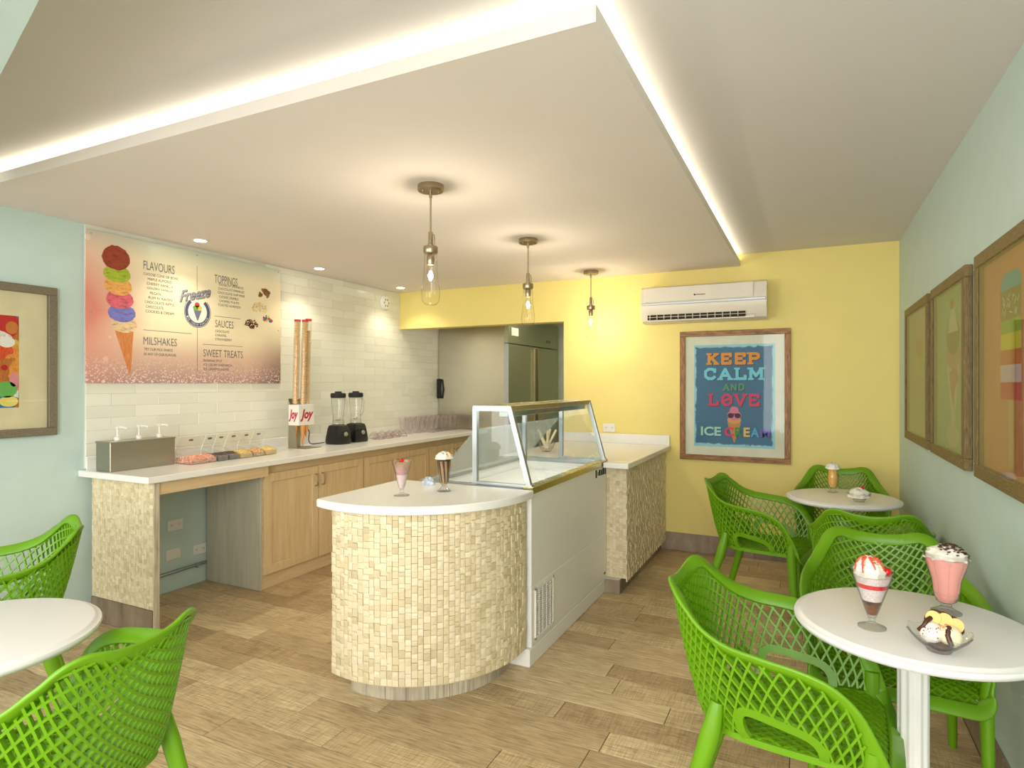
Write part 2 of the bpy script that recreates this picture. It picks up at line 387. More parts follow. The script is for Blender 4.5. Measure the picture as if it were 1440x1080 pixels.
# ================================================================ ROOM SHELL
XL, XR, YB, ZC, ZT = -3.96, .605, 5.37, 2.50, 2.403
H0 = 2.017                                    # header underside over the passage opening
floor = struct(MB().box(XL - .1, XR + .1, -2, 8, -.12, -.012).build('floor', M['base_slab']))
joint = {2.59: -.548, 2.74: -.818, 2.89: -.894, 2.44: -.985, 2.29: -.735, 2.14: -2.61, 1.99: -2.0, 1.84: -1.73, 1.69: -2.217, 3.49: -1.26}
plank_me = {}
row = 0; y = 2.59 - .15 * 13
while y < 5.4:
    yk = round(y, 2); off = joint.get(yk, R.uniform(-1, 0)); x = off - .92 * 6; 
    y1 = min(y + .147, 5.36)
    while x < XR:
        a, b = max(x, XL + .002), min(x + .917, XR - .014)
        # planks in view only up to the wall; pieces narrower than a sliver are skipped
        if b - a > .03 and y1 - y > .02:
            key = (round(b - a, 3), round(y1 - y, 3))
            if key not in plank_me:
                plank_me[key] = MB().box(-key[0] / 2, key[0] / 2, -key[1] / 2, key[1] / 2, -.012, 0, .0012).mesh('plank', M['plank'], 0)
            link('plank', plank_me[key], floor, ((a + b) / 2, (y + y1) / 2, 0))
        x += .92
    y += .15
# passage floor in one bed of large tiles
struct(MB().box(XL, -2.07, 5.39, 7.75, -.012, 0).build('trim_1', M['greywood']))

ceiling = struct(MB().box(XL - .1, XR + .1, -2, YB + .2, ZC, ZC + .1).build('ceiling', M['ceil']))
TX, TY = -.515, 1.575
p_ = MB(); p_.box(XL, TX, TY, YB, ZT, ZT + .02)
p_.box(TX - .012, TX, TY, YB, ZT + .02, 2.452).box(XL, TX - .012, TY, TY + .012, ZT + .02, 2.452)
panel = p_.build('dropped_panel', M['panelceil'], ceiling)
strip = emis('led_strip_light', (1.0, .94, .74), 9)
MB().box(TX - .05, TX - .03, TY + .05, YB - .02, ZT + .038, ZT + .045).build('light_strip', strip, ceiling)
MB().box(XL + .02, TX - .05, TY + .03, TY + .05, ZT + .038, ZT + .045).build('light_strip', strip, ceiling)

wl = MB(); wl.box(XL - .1, XL, -2, 7.8, 0, ZC); wall_left = struct(wl.build('wall_left', M['blue']))
MB().box(XL, XL + .006, 2.205, 6.3, .915, ZT).build('grout', M['grout'], wall_left)
# white subway tiles, one object each; none behind the menu board
tm = {}
def wall_tile(y0, y1, z0, z1):
    key = (round(y1 - y0, 3), round(z1 - z0, 3))
    if key not in tm: tm[key] = MB().box(-.004, .004, -key[0] / 2, key[0] / 2, -key[1] / 2, key[1] / 2, .0015).mesh('tile', M['subway'], 0)
    link('tile', tm[key], wall_left, (XL + .0085 + R.uniform(0, .0004), (y0 + y1) / 2, (z0 + z1) / 2))
z = .917; r_ = 0
while z < ZT - .02:
    z1 = min(z + .0745, ZT - .002); y = 2.207 - (r_ % 2) * .1525
    while y < 6.3:
        a, b = max(y, 2.207), min(y + .304, 6.3)
        hidden = z > 1.45 and a > 2.2 and b < 3.70
        if b - a > .02 and not hidden: wall_tile(a, b, z, z1)
        y += .305
    z += .0755; r_ += 1
wb = MB(); wb.box(-2.07, XR + .1, YB, YB + .15, 0, ZC); wb.box(XL, -2.07, YB, YB + .15, H0, ZC)
struct(wb.build('wall_back', M['yellow']))
struct(MB().box(XR, XR + .1, -2, YB + .15, 0, ZC).build('wall_right', M['blue']))
struct(MB().box(-2.07, -1.95, YB + .15, 7.9, 0, ZC).build('wall_passage', M['passage']))
struct(MB().box(XL, -2.07, 7.75, 7.85, 0, ZC).build('wall_far', M['passage']))
struct(MB().box(XL, -2.07, YB + .15, 7.8, 2.42, 2.5).build('trim_2', M['ceil']))
# blue dropped beam near the camera, upper left
bm_ = MB(); A_ = Vector((-1.013, 0)); 
def cam2w(r, d): A = math.atan(418 / 860); s, c = math.sin(A), math.cos(A); return (r * c - d * s, r * s + d * c)
a0 = Vector(cam2w(-1.013 + .8, 1.31 - .73)); b0 = Vector(cam2w(-1.37 - 1.1, 1.636 + 1.0)); dd = (b0 - a0).normalized(); nn = Vector((dd.y, -dd.x))
if nn.dot(Vector((-1, -1))) < 0: nn = -nn
bm_.prism([tuple(a0), tuple(b0), tuple(b0 + nn * .3), tuple(a0 + nn * .3)], 2.25, ZC); struct(bm_.build('trim_3', M['blue'], smooth=0))
# baseboards of grey wood-look tile
def baseboard(name, fn, length, h=.15, seg=.92, start=0):
    bb = struct(fn(0, length, 0, h - .004, .004).build(name, M['grout'], smooth=0)); u = start
    while u < length:
        a, b = max(u, 0), min(u + seg - .003, length)
        if b - a > .02: fn(a, b, .0, h, .012).build('tile', M['greywood'], bb)
        u += seg
    return bb
baseboard('baseboard_back', lambda a, b, z0, z1, t: MB().box(-1.15 + a, -1.15 + b, YB - t, YB, z0, z1, .001), XR - .013 + 1.15, .15, .92, -.18)
baseboard('baseboard_right', lambda a, b, z0, z1, t: MB().box(XR - t, XR, a - .5, b - .5, z0, z1, .001), YB + .48, .15, .92)

# ================================================================ LEFT SERVICE COUNTER
CX = -3.30
slab = MB(); slab.box(XL + .001, CX, 2.168, 6.10, .872, .91, .004); slab = slab.build('worktop', M['quartz'])
tag(slab, 'long white quartz worktop running along the tiled wall', 'worktop')
MB().box(XL + .013, XL + .025, 2.207, 6.1, .91, .985, .001).build('upstand', M['quartz'], slab)

def mosaic_fill(mb, P, U, V, N, W, Hh, size=.027, seed=1, th=.006, arc=None):
    """split-face mosaic: columns of uneven stones standing proud by different amounts"""
    rr = random.Random(seed); u = 0; out = []
    while u < W - .004:
        cw = min(rr.choice((.024, .028, .031)) * size / .027, W - u); v = 0
        if W - u - cw < .012: cw = W - u
        while v < Hh - .004:
            ch = min(rr.choice((.02, .026, .031, .036)) * size / .027, Hh - v)
            if Hh - v - ch < .01: ch = Hh - v
            out.append((u + .0003, u + cw - .0003, v + .0003, v + ch - .0003, th * rr.uniform(.5, 1.35), rr.uniform(-1, 1)))
            v += ch
        u += cw
    return out
def tiles_stuff(P, U, V, N, W, Hh, name, parent, **k):
    mb = MB(); P, U, V, N = map(Vector, (P, U, V, N))
    for u0, u1, v0, v1, t, tl in mosaic_fill(mb, P, U, V, N, W, Hh, **k):
        t2 = max(.001, t + tl * .0015)
        c = [P + U * a + V * b for a, b in ((u0, v0), (u1, v0), (u1, v1), (u0, v1))]
        vs = c + [c[0] + N * t, c[1] + N * t2, c[2] + N * t2, c[3] + N * t]
        mb.add(vs, [(4, 5, 6, 7), (0, 1, 5, 4), (1, 2, 6, 5), (2, 3, 7, 6), (3, 0, 4, 7)])
    return mb.build(name, M['mosaic'], parent, smooth=0, kind='stuff')
lp = thing('counter_end_panel', 'beige mosaic-clad end panel holding up the left worktop', 'panel', (-3.62, 2.24, 0))
MB().box(-.295, .28, -.012, .016, .002, .870).build('core', M['mosaicbed'], lp)
tiles_stuff((-.295, -.012, .147), (1, 0, 0), (0, 0, 1), (0, -1, 0), .575, .722, 'tile', lp, size=.022, seed=3, th=.004)
MB().box(.28, .290, -.016, .018, .002, .870, .001).build('edge_strip', M['palewood'], lp)
for k in range(1): MB().box(-.295, .28, -.022, -.0121, .002, .145, .001).build('baseboard_tile', M['greywood'], lp)
MB().box(-3.375, -3.345, 2.265, 3.05, .795, .87, .001).build('apron_rail', M['maple_h'])
tag(bpy.data.objects['apron_rail'], 'maple apron rail under the worktop spanning the open knee space', 'rail')

def cabinet(y0, y1, label, side=False, handles=True):
    xf = -3.405; t = thing('base_cabinet', label, 'cabinet', (-3.68, (y0 + y1) / 2, 0), 0, 'maple base cabinets'); hw = (y1 - y0) / 2
    b = MB(); b.box(-.26, xf + 3.68, -hw + .002, hw - .001, .10, .868); b.box(-.26, xf + 3.68 - .008, -hw + .002, hw - .001, .002, .10)
    b.build('body', M['maple_h'], t)
    if side: MB().box(-.262, xf + 3.68 + .004, -hw - .014, -hw + .001, .002, .868, .001).build('side_panel', M['shadepanel'], t, label='wood side panel with shade greyed into its colour')
    fx = xf + 3.68
    for k, (a, e) in enumerate(((-hw + .012, -.004), (.004, hw - .006))):
        d = MB(); st = .06
        d.box(fx, fx + .020, a, a + st, .105, .805, .002).box(fx, fx + .020, e - st, e, .105, .805, .002)
        d.box(fx, fx + .020, a + st, e - st, .105, .105 + st, .002).box(fx, fx + .020, a + st, e - st, .805 - st, .805, .002)
        d.box(fx, fx + .010, a + st, e - st, .105 + st, .805 - st)
        dr = d.build('door', M['maple'], t)
        hy = (e - .032) if k == 0 else (a + .032)
        h = MB(); h.tube([(fx + .02, hy, .655), (fx + .045, hy, .66), (fx + .05, hy, .70), (fx + .045, hy, .74), (fx + .02, hy, .745)], .005, 8)
        h.build('handle', M['nickel'], dr)
    return t
cabinet(3.045, 4.10, 'maple cabinet with pull handles beside the open knee space', True)
cabinet(4.10, 5.09, 'middle maple cabinet, under the two blenders')
cabinet(5.09, 6.08, 'farthest maple cabinet, by the steel refrigerator')

def plate(name, label, pl, u, v, w, h, slots, cat='outlet', rot=False):
    t = thing(name, label, cat, pl(u, v, 0)); b = MB(); q = lambda a, c, d: tuple(Vector(pl(u + a, v + c, d)) - Vector(pl(u, v, 0)))
    def bx(mb, a0, a1, c0, c1, d0, d1, ch=0):
        p0, p1 = q(a0, c0, d0), q(a1, c1, d1); lo = [min(x, y_) for x, y_ in zip(p0, p1)]; hi = [max(x, y_) for x, y_ in zip(p0, p1)]
        mb.box(lo[0], hi[0], lo[1], hi[1], lo[2], hi[2], ch); return mb
    bx(b, -w / 2, w / 2, -h / 2, h / 2, 0, .006, .0015).build('cover_plate', M['plasticw'], t)
    for (a, c) in slots.get('socket', []):
        m = MB(); bx(m, a - .014, a + .014, c - .014, c + .014, .006, .008, .001); f = m.build('socket', M['plasticw'], t)
        m = MB()
        for da, dc, sw, sh in ((-.006, .003, .0012, .004), (.006, .003, .0012, .004), (0, -.007, .002, .002)): bx(m, a + da - sw, a + da + sw, c + dc - sh, c + dc + sh, .008, .0084)
        m.build('slot', M['dark'], f)
    for (a, c) in slots.get('rocker', []): bx(MB(), a - .016, a + .016, c - .03, c + .03, .006, .010, .002).build('rocker', M['plasticw'], t)
    return t
PW = PL_LEFT(XL + .0001)
plate('power_outlet', 'upper cream double outlet on the blue wall in the knee space', PW, 2.795, .453, .115, .075, {'socket': [(-.028, 0), (.028, 0)]})
plate('power_outlet', 'lower cream double outlet nearest the cabinet side, in the knee space', PW, 2.985, .24, .105, .07, {'socket': [(-.028, 0), (.028, 0)]})
plate('blank_plate', 'plain cream blank cover plate low on the blue wall', PW, 2.78, .254, .11, .07, {}, 'cover plate')
PT = PL_LEFT(XL + .0136)
plate('power_outlet', 'white outlet on the tiles behind the blenders', PT, 3.99, 1.06, .07, .10, {'socket': [(0, .022), (0, -.022)]})
plate('light_switch', 'white switch plate on the tiles left of the wall telephone', PT, 5.50, 1.38, .075, .115, {'rocker': [(0, 0)]}, 'switch')
plate('power_outlet', 'white outlet on the tiles beside the black wall telephone', PT, 5.97, 1.37, .075, .115, {'socket': [(0, .025), (0, -.025)]})
PB = PL_BACK(YB - .0001)
plate('power_outlet', 'white outlet on the yellow wall above the right worktop', PB, -1.63, 1.035, .11, .075, {'socket': [(-.028, 0), (.028, 0)]})
cp = MB(); cp.tube([(XL + .02, 2.26, .125), (XL + .02, 3.02, .14)], .011, 10); cp = cp.build('conduit', M['alu'])
tag(cp, 'thin grey conduit pipe running low along the wall in the knee space', 'pipe')
cl = MB()
for yy in (2.5, 2.95): cl.box(XL + .0005, XL + .034, yy - .006, yy + .006, .118, .150, .002)
cl.build('clip', M['alu'], cp)
# wall telephone / dispenser
ph = thing('wall_telephone', 'slim black handset unit on the tiles beside the refrigerator', 'telephone', (XL + .0136, 6.13, 1.37))
MB().box(0, .05, -.045, .045, -.11, .12, .008).build('body', M['black'], ph); MB().tube([(.06, 0, -.11), (.075, 0, 0), (.06, 0, .11)], .013, 8).build('handset', M['rubber'], ph)
# round alarm by ceiling
al = thing('wall_alarm', 'small round white alarm on the tiles under the ceiling', 'alarm', (XL + .0136, 5.10, 2.265))
MB().lathe([(.075, 0), (.075, .012), (.06, .03), (0, .034)], mat=Matrix.Rotation(PI / 2, 4, 'Y'), n=28).build('housing', M['plasticw'], al)
g = MB()
for k in range(6):
    a = k * PI / 3; g.box(.0305, .0335, .035 * math.cos(a) - .006, .035 * math.cos(a) + .006, .035 * math.sin(a) - .01, .035 * math.sin(a) + .01)
g.build('grille', flat('alarm_grey', (96, 96, 90), .5), al)

# ================================================================ MENU BOARD
MY0, MY1, MZ0, MZ1 = 2.20, 3.715, 1.435, 2.372; BX = XL + .0245
def menu_mat():
    t = NT('menu_print'); tc = t.n('ShaderNodeTexCoord'); sp = t.n('ShaderNodeSeparateXYZ'); t.l(tc.outputs['Object'], sp.inputs[0])
    yy, zz = sp.outputs[1], sp.outputs[2]
    base = t.ramp(t.math('MULTIPLY_ADD', zz, 1.0), [(.0, L((176, 140, 136))), (.16, L((214, 178, 158))), (.34, L((240, 226, 190))), (.8, L((244, 232, 200))), (.94, L((200, 208, 190)))])
    base.node.inputs[0].links[0].from_node.inputs[2].default_value = 0
    nz = t.noise(t.coords((2, 2, 2)), 1.6, 2)
    lf = t.math('MULTIPLY_ADD', yy, -2.4); lf.node.inputs[2].default_value = 1.0
    bell = t.math('SUBTRACT', 1.0, t.math('MULTIPLY', t.math('ABSOLUTE', t.math('SUBTRACT', zz, .45)), 1.7))
    m1 = t.math('MULTIPLY', t.math('MAXIMUM', lf, 0.0), t.math('MAXIMUM', bell, 0.0))
    col = t.mix(t.math('MINIMUM', t.math('MULTIPLY', m1, 1.2), 1.0), base, L((222, 138, 122)))
    rt = t.math('MULTIPLY_ADD', yy, 2.2); rt.node.inputs[2].default_value = -2.6
    lowr = t.math('MULTIPLY', t.math('MAXIMUM', rt, 0.0), t.math('MAXIMUM', t.math('SUBTRACT', 1.0, t.math('MULTIPLY', zz, 2.0)), 0.0))
    col = t.mix(t.math('MINIMUM', t.math('MULTIPLY', lowr, 1.2), 1.0), col, L((104, 82, 84)))
    vo = t.n('ShaderNodeTexVoronoi'); vo.inputs['Scale'].default_value = 110; t.l(t.coords(), vo.inputs['Vector'])
    sc = t.n('ShaderNodeSeparateColor'); t.l(vo.outputs['Color'], sc.inputs[0])
    gl = t.math('MULTIPLY', t.math('GREATER_THAN', sc.outputs[0], .72), t.math('MAXIMUM', t.math('SUBTRACT', .8, t.math('MULTIPLY', zz, 4.2)), 0.0))
    col = t.mix(gl, col, L((246, 226, 214)))
    v2 = t.n('ShaderNodeTexVoronoi'); v2.inputs['Scale'].default_value = 9; t.l(t.coords(), v2.inputs['Vector'])
    bo = t.math('MULTIPLY', t.math('LESS_THAN', v2.outputs['Distance'], .16), t.math('MULTIPLY', t.math('MAXIMUM', t.math('SUBTRACT', 1, t.math('MULTIPLY', yy, 3.6)), 0.0), .5))
    col = t.mix(bo, col, L((250, 226, 214)))
    return t.set(col, .3)
menu = thing('menu_board', 'large printed ice cream menu board on the tiled wall', 'menu board', (XL + .013, MY0, MZ0))
MB().box(0, .011, 0, MY1 - MY0, 0, MZ1 - MZ0, .001).build('board', menu_mat(), menu)
PM = lambda u, v, w=0: (.0112 + w, u - MY0, v - MZ0)
grey_i, dk_i = ink((120, 118, 118)), ink((108, 102, 100))
for s, bx in (('FLAVOURS', (2.556, 2.185, 2.775, 2.243)), ('MILSHAKES', (2.556, 1.69, 2.792, 1.742)), ('TOPPINGS', (3.09, 2.175, 3.29, 2.237)), ('SAUCES', (3.096, 1.85, 3.255, 1.903)), ('SWEET TREATS', (2.998, 1.628, 3.34, 1.682))):
    tb = MB(); text_mb(tb, s, bx, PM, .0008, 0); tb.build('heading', grey_i, menu)
def small(s, bx): tb = MB(); text_mb(tb, s, bx, PM, .0008, 0); tb.build('small_lettering', dk_i, menu)
for i, (s, a, b) in enumerate((('CHOOSE CONE OR BOWL', 2.556, 2.805), ('MAPLE ALMOND', 2.585, 2.755), ('CHERRY VANILLA', 2.578, 2.765), ('GOLDEN VANILLA,', 2.580, 2.765), ('PECAN', 2.60, 2.675), ("RUM N' RAISIN", 2.59, 2.755), ('CHOCOLATE RIPPLE', 2.565, 2.772), ('CHOCOLATE', 2.572, 2.695), ('COOKIES & CREAM', 2.57, 2.77))):
    zc = 2.148 - i * .0306; small(s, (a, zc, b, zc + .018))
for i, (s, a, b) in enumerate((('TRY OUR MILK SHAKES', 2.56, 2.762), ('IN ANY OF OUR FLAVORS', 2.56, 2.786))): zc = 1.652 - i * .033; small(s, (a, zc, b, zc + .018))
for i, (s, a, b) in enumerate((('RAINBOW SPRINKLES', 3.129, 3.345), ('CHOCOLATE SPRINKLES', 3.121, 3.352), ('CHOCOLATE CHIP MINIS', 3.118, 3.357), ('COOKIE CRUMBLE', 3.13, 3.30), ("CHOPPED M & M'S", 3.128, 3.305), ('TOASTED ALMONDS', 3.118, 3.318))): zc = 2.16 - i * .0302; small(s, (a, zc, b, zc + .018))
for i, (s, b) in enumerate((('CHOCOLATE', 3.215), ('CARAMEL', 3.195), ('STRAWBERRY', 3.24))): zc = 1.812 - i * .030; small(s, (3.096, zc, b, zc + .018))
for i, (s, b) in enumerate((('BANANA SPLIT', 3.155), ('ICE CREAM SANDWICH', 3.24), ('ICE CREAM SUNDAE', 3.21))): zc = 1.592 - i * .031; small(s, (2.998, zc, b, zc + .018))
rl = MB()
for (u0, v0, u1, v1) in ((2.556, 1.785, 2.904, 1.788), (2.946, 2.098, 2.949, 2.273), (2.948, 1.515, 2.951, 1.831), (3.09, 1.929, 3.318, 1.932), (2.995, 1.716, 3.34, 1.719)): poly_mb(rl, [(u0, v0), (u1, v0), (u1, v1), (u0, v1)], PM)
rl.build('rule', grey_i, menu)
# tall cone with six scoops
def scoop_poly(cu, cv, ru, rv, seed):
    rr = random.Random(seed); return [(cu + ru * math.cos(a) * (1 + rr.uniform(-.03, .03)), cv + rv * (math.sin(a) if math.sin(a) > 0 else math.sin(a) * .9) * (1 + rr.uniform(-.06, .06))) for a in [2 * PI * k / 30 for k in range(30)]]
mb = MB(); poly_mb(mb, [(2.372, 1.768), (2.490, 1.768), (2.472, 1.50), (2.462, 1.50)], PM, .0004); cn = mb.build('printed_cone', wood('printed_wafer', (190, 104, 50), (226, 150, 88), (40, 90, 8)), menu)
for i, (cu, cv, ru, rv, c) in enumerate(((2.430, 1.808, .082, .055, (222, 190, 146)), (2.416, 1.880, .088, .062, (116, 116, 190)), (2.404, 1.965, .086, .062, (214, 96, 112)), (2.393, 2.048, .086, .062, (230, 166, 90)), (2.386, 2.124, .085, .058, (164, 180, 50)), (2.379, 2.222, .086, .082, (150, 58, 34)))):
    mb = MB(); poly_mb(mb, scoop_poly(cu, cv, ru, rv, i), PM, .0006 + i * .0003)
    t = NT('printed_scoop'); n1 = t.noise(t.coords((1, 12, 40)), 1.6, 6, .7); d = tuple(x * .55 for x in L(c)[:3]) + (1,)
    mb.build('printed_scoop', t.set(t.ramp(n1, [(.36, d), (.47, L(c)), (.66, tuple(min(1, x * 1.25) for x in L(c)[:3]) + (1,))]), .4), menu, smooth=0)
# logo
def ring_mb(mb, cu, cv, r0, r1, a0, a1, pl, w, n=36, ax=.95):
    for k in range(n):
        a = a0 + (a1 - a0) * k / n; b = a0 + (a1 - a0) * (k + 1) / n
        poly_mb(mb, [(cu + r0 * ax * math.cos(a), cv + r0 * math.sin(a)), (cu + r1 * ax * math.cos(a), cv + r1 * math.sin(a)), (cu + r1 * ax * math.cos(b), cv + r1 * math.sin(b)), (cu + r0 * ax * math.cos(b), cv + r0 * math.sin(b))], pl, w)
navy = ink((74, 82, 118)); LC = (2.952, 1.945)
mb = MB(); ring_mb(mb, *LC, .079, .104, math.radians(128), math.radians(412), PM, .0006); ring_mb(mb, *LC, .108, .112, math.radians(135), math.radians(405), PM, .0006); mb.build('logo_ring', navy, menu)
mb = MB(); poly_mb(mb, ell(*LC, .072, .076, 28), PM, .0007); mb.build('logo_disc', ink((240, 236, 222)), menu)
mb = MB(); poly_mb(mb, [(2.918, 1.958), (2.984, 1.958), (2.955, 1.885), (2.947, 1.885)], PM, .0010); mb.build('logo_cone', ink((112, 116, 140)), menu)
for c, (cu, cv) in (((200, 66, 50), (2.948, 1.995)), ((110, 168, 70), (2.934, 1.972)), ((214, 190, 90), (2.966, 1.974))):
    mb = MB(); poly_mb(mb, ell(cu, cv, .020, .019, 14), PM, .0012); mb.build('logo_scoop', ink(c), menu)
mb = MB(); s = 'ICE CREAM PARLOUR'
for i, ch in enumerate(s):
    if ch == ' ': continue
    a = math.radians(205 + i * (130 / (len(s) - 1)))
    q = lambda u, v, w=0, a=a: PM(LC[0] + .0915 * .95 * math.cos(a) - u * math.sin(a) + v * -math.cos(a), LC[1] + .0915 * math.sin(a) + u * math.cos(a) + v * -math.sin(a), w)
    text_mb(mb, ch, (-.0045, -.006, .0045, .006), q, .0012)
mb.build('logo_ring_lettering', ink((236, 232, 222)), menu)
sil = ink((150, 148, 156))
mb = MB(); sk = lambda u, v, w=0: PM(2.82 + u, 2.0 + v + u * .28, w); text_mb(mb, 'Freeze', (-.01, .0, .235, .082), sk, .0016, .02, .35)
mb.build('logo_name', sil, menu, label='silver script Freeze')
mb = MB(); text_mb(mb, 'Freeze', (-.005, -.004, .24, .078), sk, .0013, .03, .35); mb.build('logo_name_shadow', ink((84, 84, 92)), menu)
# topping pictures
for name, cu, cv, n, sp_, c, sz in (('printed_almond', 3.55, 2.155, 12, .05, [(150, 104, 54), (120, 78, 36)], .026), ('printed_crumbs', 3.50, 2.035, 70, .07, [(222, 190, 120), (236, 210, 150)], .008), ('printed_chocolate_chips', 3.42, 1.90, 70, .055, [(66, 30, 20), (96, 48, 32)], .009), ('printed_candies', 3.585, 1.958, 26, .045, [(204, 40, 36), (50, 104, 190), (230, 190, 40), (60, 150, 70)], .013)):
    rr = random.Random(len(name)); mbs = [MB() for _ in c]
    for k in range(n):
        a = rr.uniform(0, 2 * PI); q = rr.random() ** .6 * sp_; e = sz * rr.uniform(.7, 1.1)
        u, v = cu + q * 1.15 * math.cos(a), cv + q * .62 * math.sin(a); th = rr.uniform(0, PI)
        pts = [(u + e * math.cos(b) * math.cos(th) - e * .6 * math.sin(b) * math.sin(th), v + e * math.cos(b) * math.sin(th) + e * .6 * math.sin(b) * math.cos(th)) for b in [k2 * PI / 4 for k2 in range(8)]]
        poly_mb(mbs[k % len(c)], pts, PM, .0006 + k * .00001)
    for m_, cc in zip(mbs, c): m_.build(name, ink(cc), menu, smooth=0)
sc_ = MB()
for u, v in ((2.23, 2.35), (3.69, 2.35), (2.947, 2.35), (2.23, 1.87), (3.69, 1.87), (2.947, 1.455)): sc_.ball(PM(u, v, .001), .005, 8)
sc_.build('screw', M['alu'], menu)

# ================================================================ PICTURES
def frame(name, label, pl, u0, u1, v0, v1, fw, depth, mh, mv, matm, printm, margin, cat='picture', glass=True, print_box=None, slip=None):
    o = Vector(pl((u0 + u1) / 2, v0, 0)); t = thing(name, label, cat, o)
    q = lambda u, v, w=0: tuple(Vector(pl(u, v, w)) - o)
    def bx(mb, a0, a1, c0, c1, d0, d1, ch=0):
        p0, p1 = q(a0, c0, d0), q(a1, c1, d1); mb.box(min(p0[0], p1[0]), max(p0[0], p1[0]), min(p0[1], p1[1]), max(p0[1], p1[1]), min(p0[2], p1[2]), max(p0[2], p1[2]), ch); return mb
    for a0, a1, c0, c1, mm in ((u0, u1, v0, v0 + fw, mh), (u0, u1, v1 - fw, v1, mh), (u0, u0 + fw, v0 + fw, v1 - fw, mv), (u1 - fw, u1, v0 + fw, v1 - fw, mv)):
        bx(MB(), a0, a1, c0, c1, 0, depth, .003).build('frame_side', mm, t)
    bx(MB(), u0 + fw, u1 - fw, v0 + fw, v1 - fw, 0, .008).build('mat_board', matm, t)
    pb = print_box or (u0 + fw + margin, v0 + fw + margin, u1 - fw - margin, v1 - fw - margin)
    if printm: bx(MB(), pb[0], pb[2], pb[1], pb[3], .008, .0095).build('print', printm, t)
    if glass: bx(MB(), u0 + fw, u1 - fw, v0 + fw, v1 - fw, depth - .006, depth - .004).build('glass', M['picglass'], t)
    return t, q
# KEEP CALM
def blue_print():
    t = NT('worn_blue_print'); tc = t.n('ShaderNodeTexCoord'); sp = t.n('ShaderNodeSeparateXYZ'); t.l(tc.outputs['Object'], sp.inputs[0])
    ex = t.math('SUBTRACT', .315, t.math('ABSOLUTE', t.math('ADD', sp.outputs[0], .002)))
    ez = t.math('SUBTRACT', .42, t.math('ABSOLUTE', t.math('SUBTRACT', sp.outputs[2], .545)))
    e = t.math('ADD', t.math('MINIMUM', ex, ez), t.math('MULTIPLY', t.math('SUBTRACT', t.noise(t.coords(), 22, 6, .75), .5), .06))
    return t.set(t.ramp(e, [(0, L((150, 204, 216))), (.014, L((150, 204, 216))), (.018, L((40, 100, 136))), (.4, L((32, 88, 124)))]), .5)
kc, q = frame('framed_poster', 'carved brown frame with blue Keep Calm poster on the yellow wall', PL_BACK(YB - .001), -.998, -.133, .788, 1.876, .044, .03, M['fr_brown'], M['fr_brown_v'], M['frame_mat'], blue_print(), 0, print_box=(-.882, .905, -.248, 1.758))
K = lambda u, v, w=0: q(u, v, .0098 + w)
def kt(s, box, rgb, slab=True, bold=.02, name='lettering', sh=.006, th=.2):
    for dx, c, ww in ((sh, (30, 50, 70), .0002), (0, rgb, .0010)):
        mb = MB(); b = (box[0] + dx, box[1] - dx * .8, box[2] + dx, box[3] - dx * .8)
        if slab: slab_mb(mb, s, b, K, th, ww)
        else: text_mb(mb, s, b, K, ww, bold)
        mb.build(name if dx == 0 else name + '_shadow', ink(c), kc, smooth=0)
kt('KEEP', (-.785, 1.59, -.35, 1.69), (232, 150, 56), th=.22)
kt('CALM', (-.81, 1.462, -.33, 1.566), (126, 206, 226), th=.2)
kt('AND', (-.652, 1.374, -.474, 1.434), (96, 150, 112), th=.2)
kt('LOVE', (-.775, 1.246, -.353, 1.35), (214, 62, 100), th=.2)
for s, a, b, c in (('ICE', -.826, -.663, (164, 214, 204)), ('C', -.636, -.561, (222, 60, 100)), ('R', -.553, -.492, (60, 140, 66)), ('E', -.486, -.437, (226, 190, 110)), ('A', -.432, -.366, (80, 170, 214)), ('M', -.36, -.286, (110, 92, 186))):
    kt(s, (a, .995, b, 1.072), c, False, .035)
mb = MB(); poly_mb(mb, [(-.613, 1.11), (-.505, 1.11), (-.555, .947), (-.563, .947)], K, .0004); mb.build('printed_cone', ink((204, 134, 66)), kc)
mb = MB(); poly_mb(mb, ell(-.559, 1.13, .055, .03, 20), K, .0007); mb.build('printed_cone', ink((222, 160, 92)), kc)
mb = MB(); poly_mb(mb, ell(-.559, 1.17, .056, .042, 20), K, .0009); poly_mb(mb, ell(-.559, 1.215, .034, .028, 18), K, .0011); mb.build('printed_scoop', ink((222, 120, 146)), kc)
mb = MB(); poly_mb(mb, ell(-.586, 1.168, .025, .021, 16), K, .0013); poly_mb(mb, ell(-.532, 1.168, .025, .021, 16), K, .0013); poly_mb(mb, [(-.60, 1.178), (-.52, 1.178), (-.52, 1.186), (-.60, 1.186)], K, .0013); mb.build('printed_sunglasses', ink((60, 30, 36)), kc)

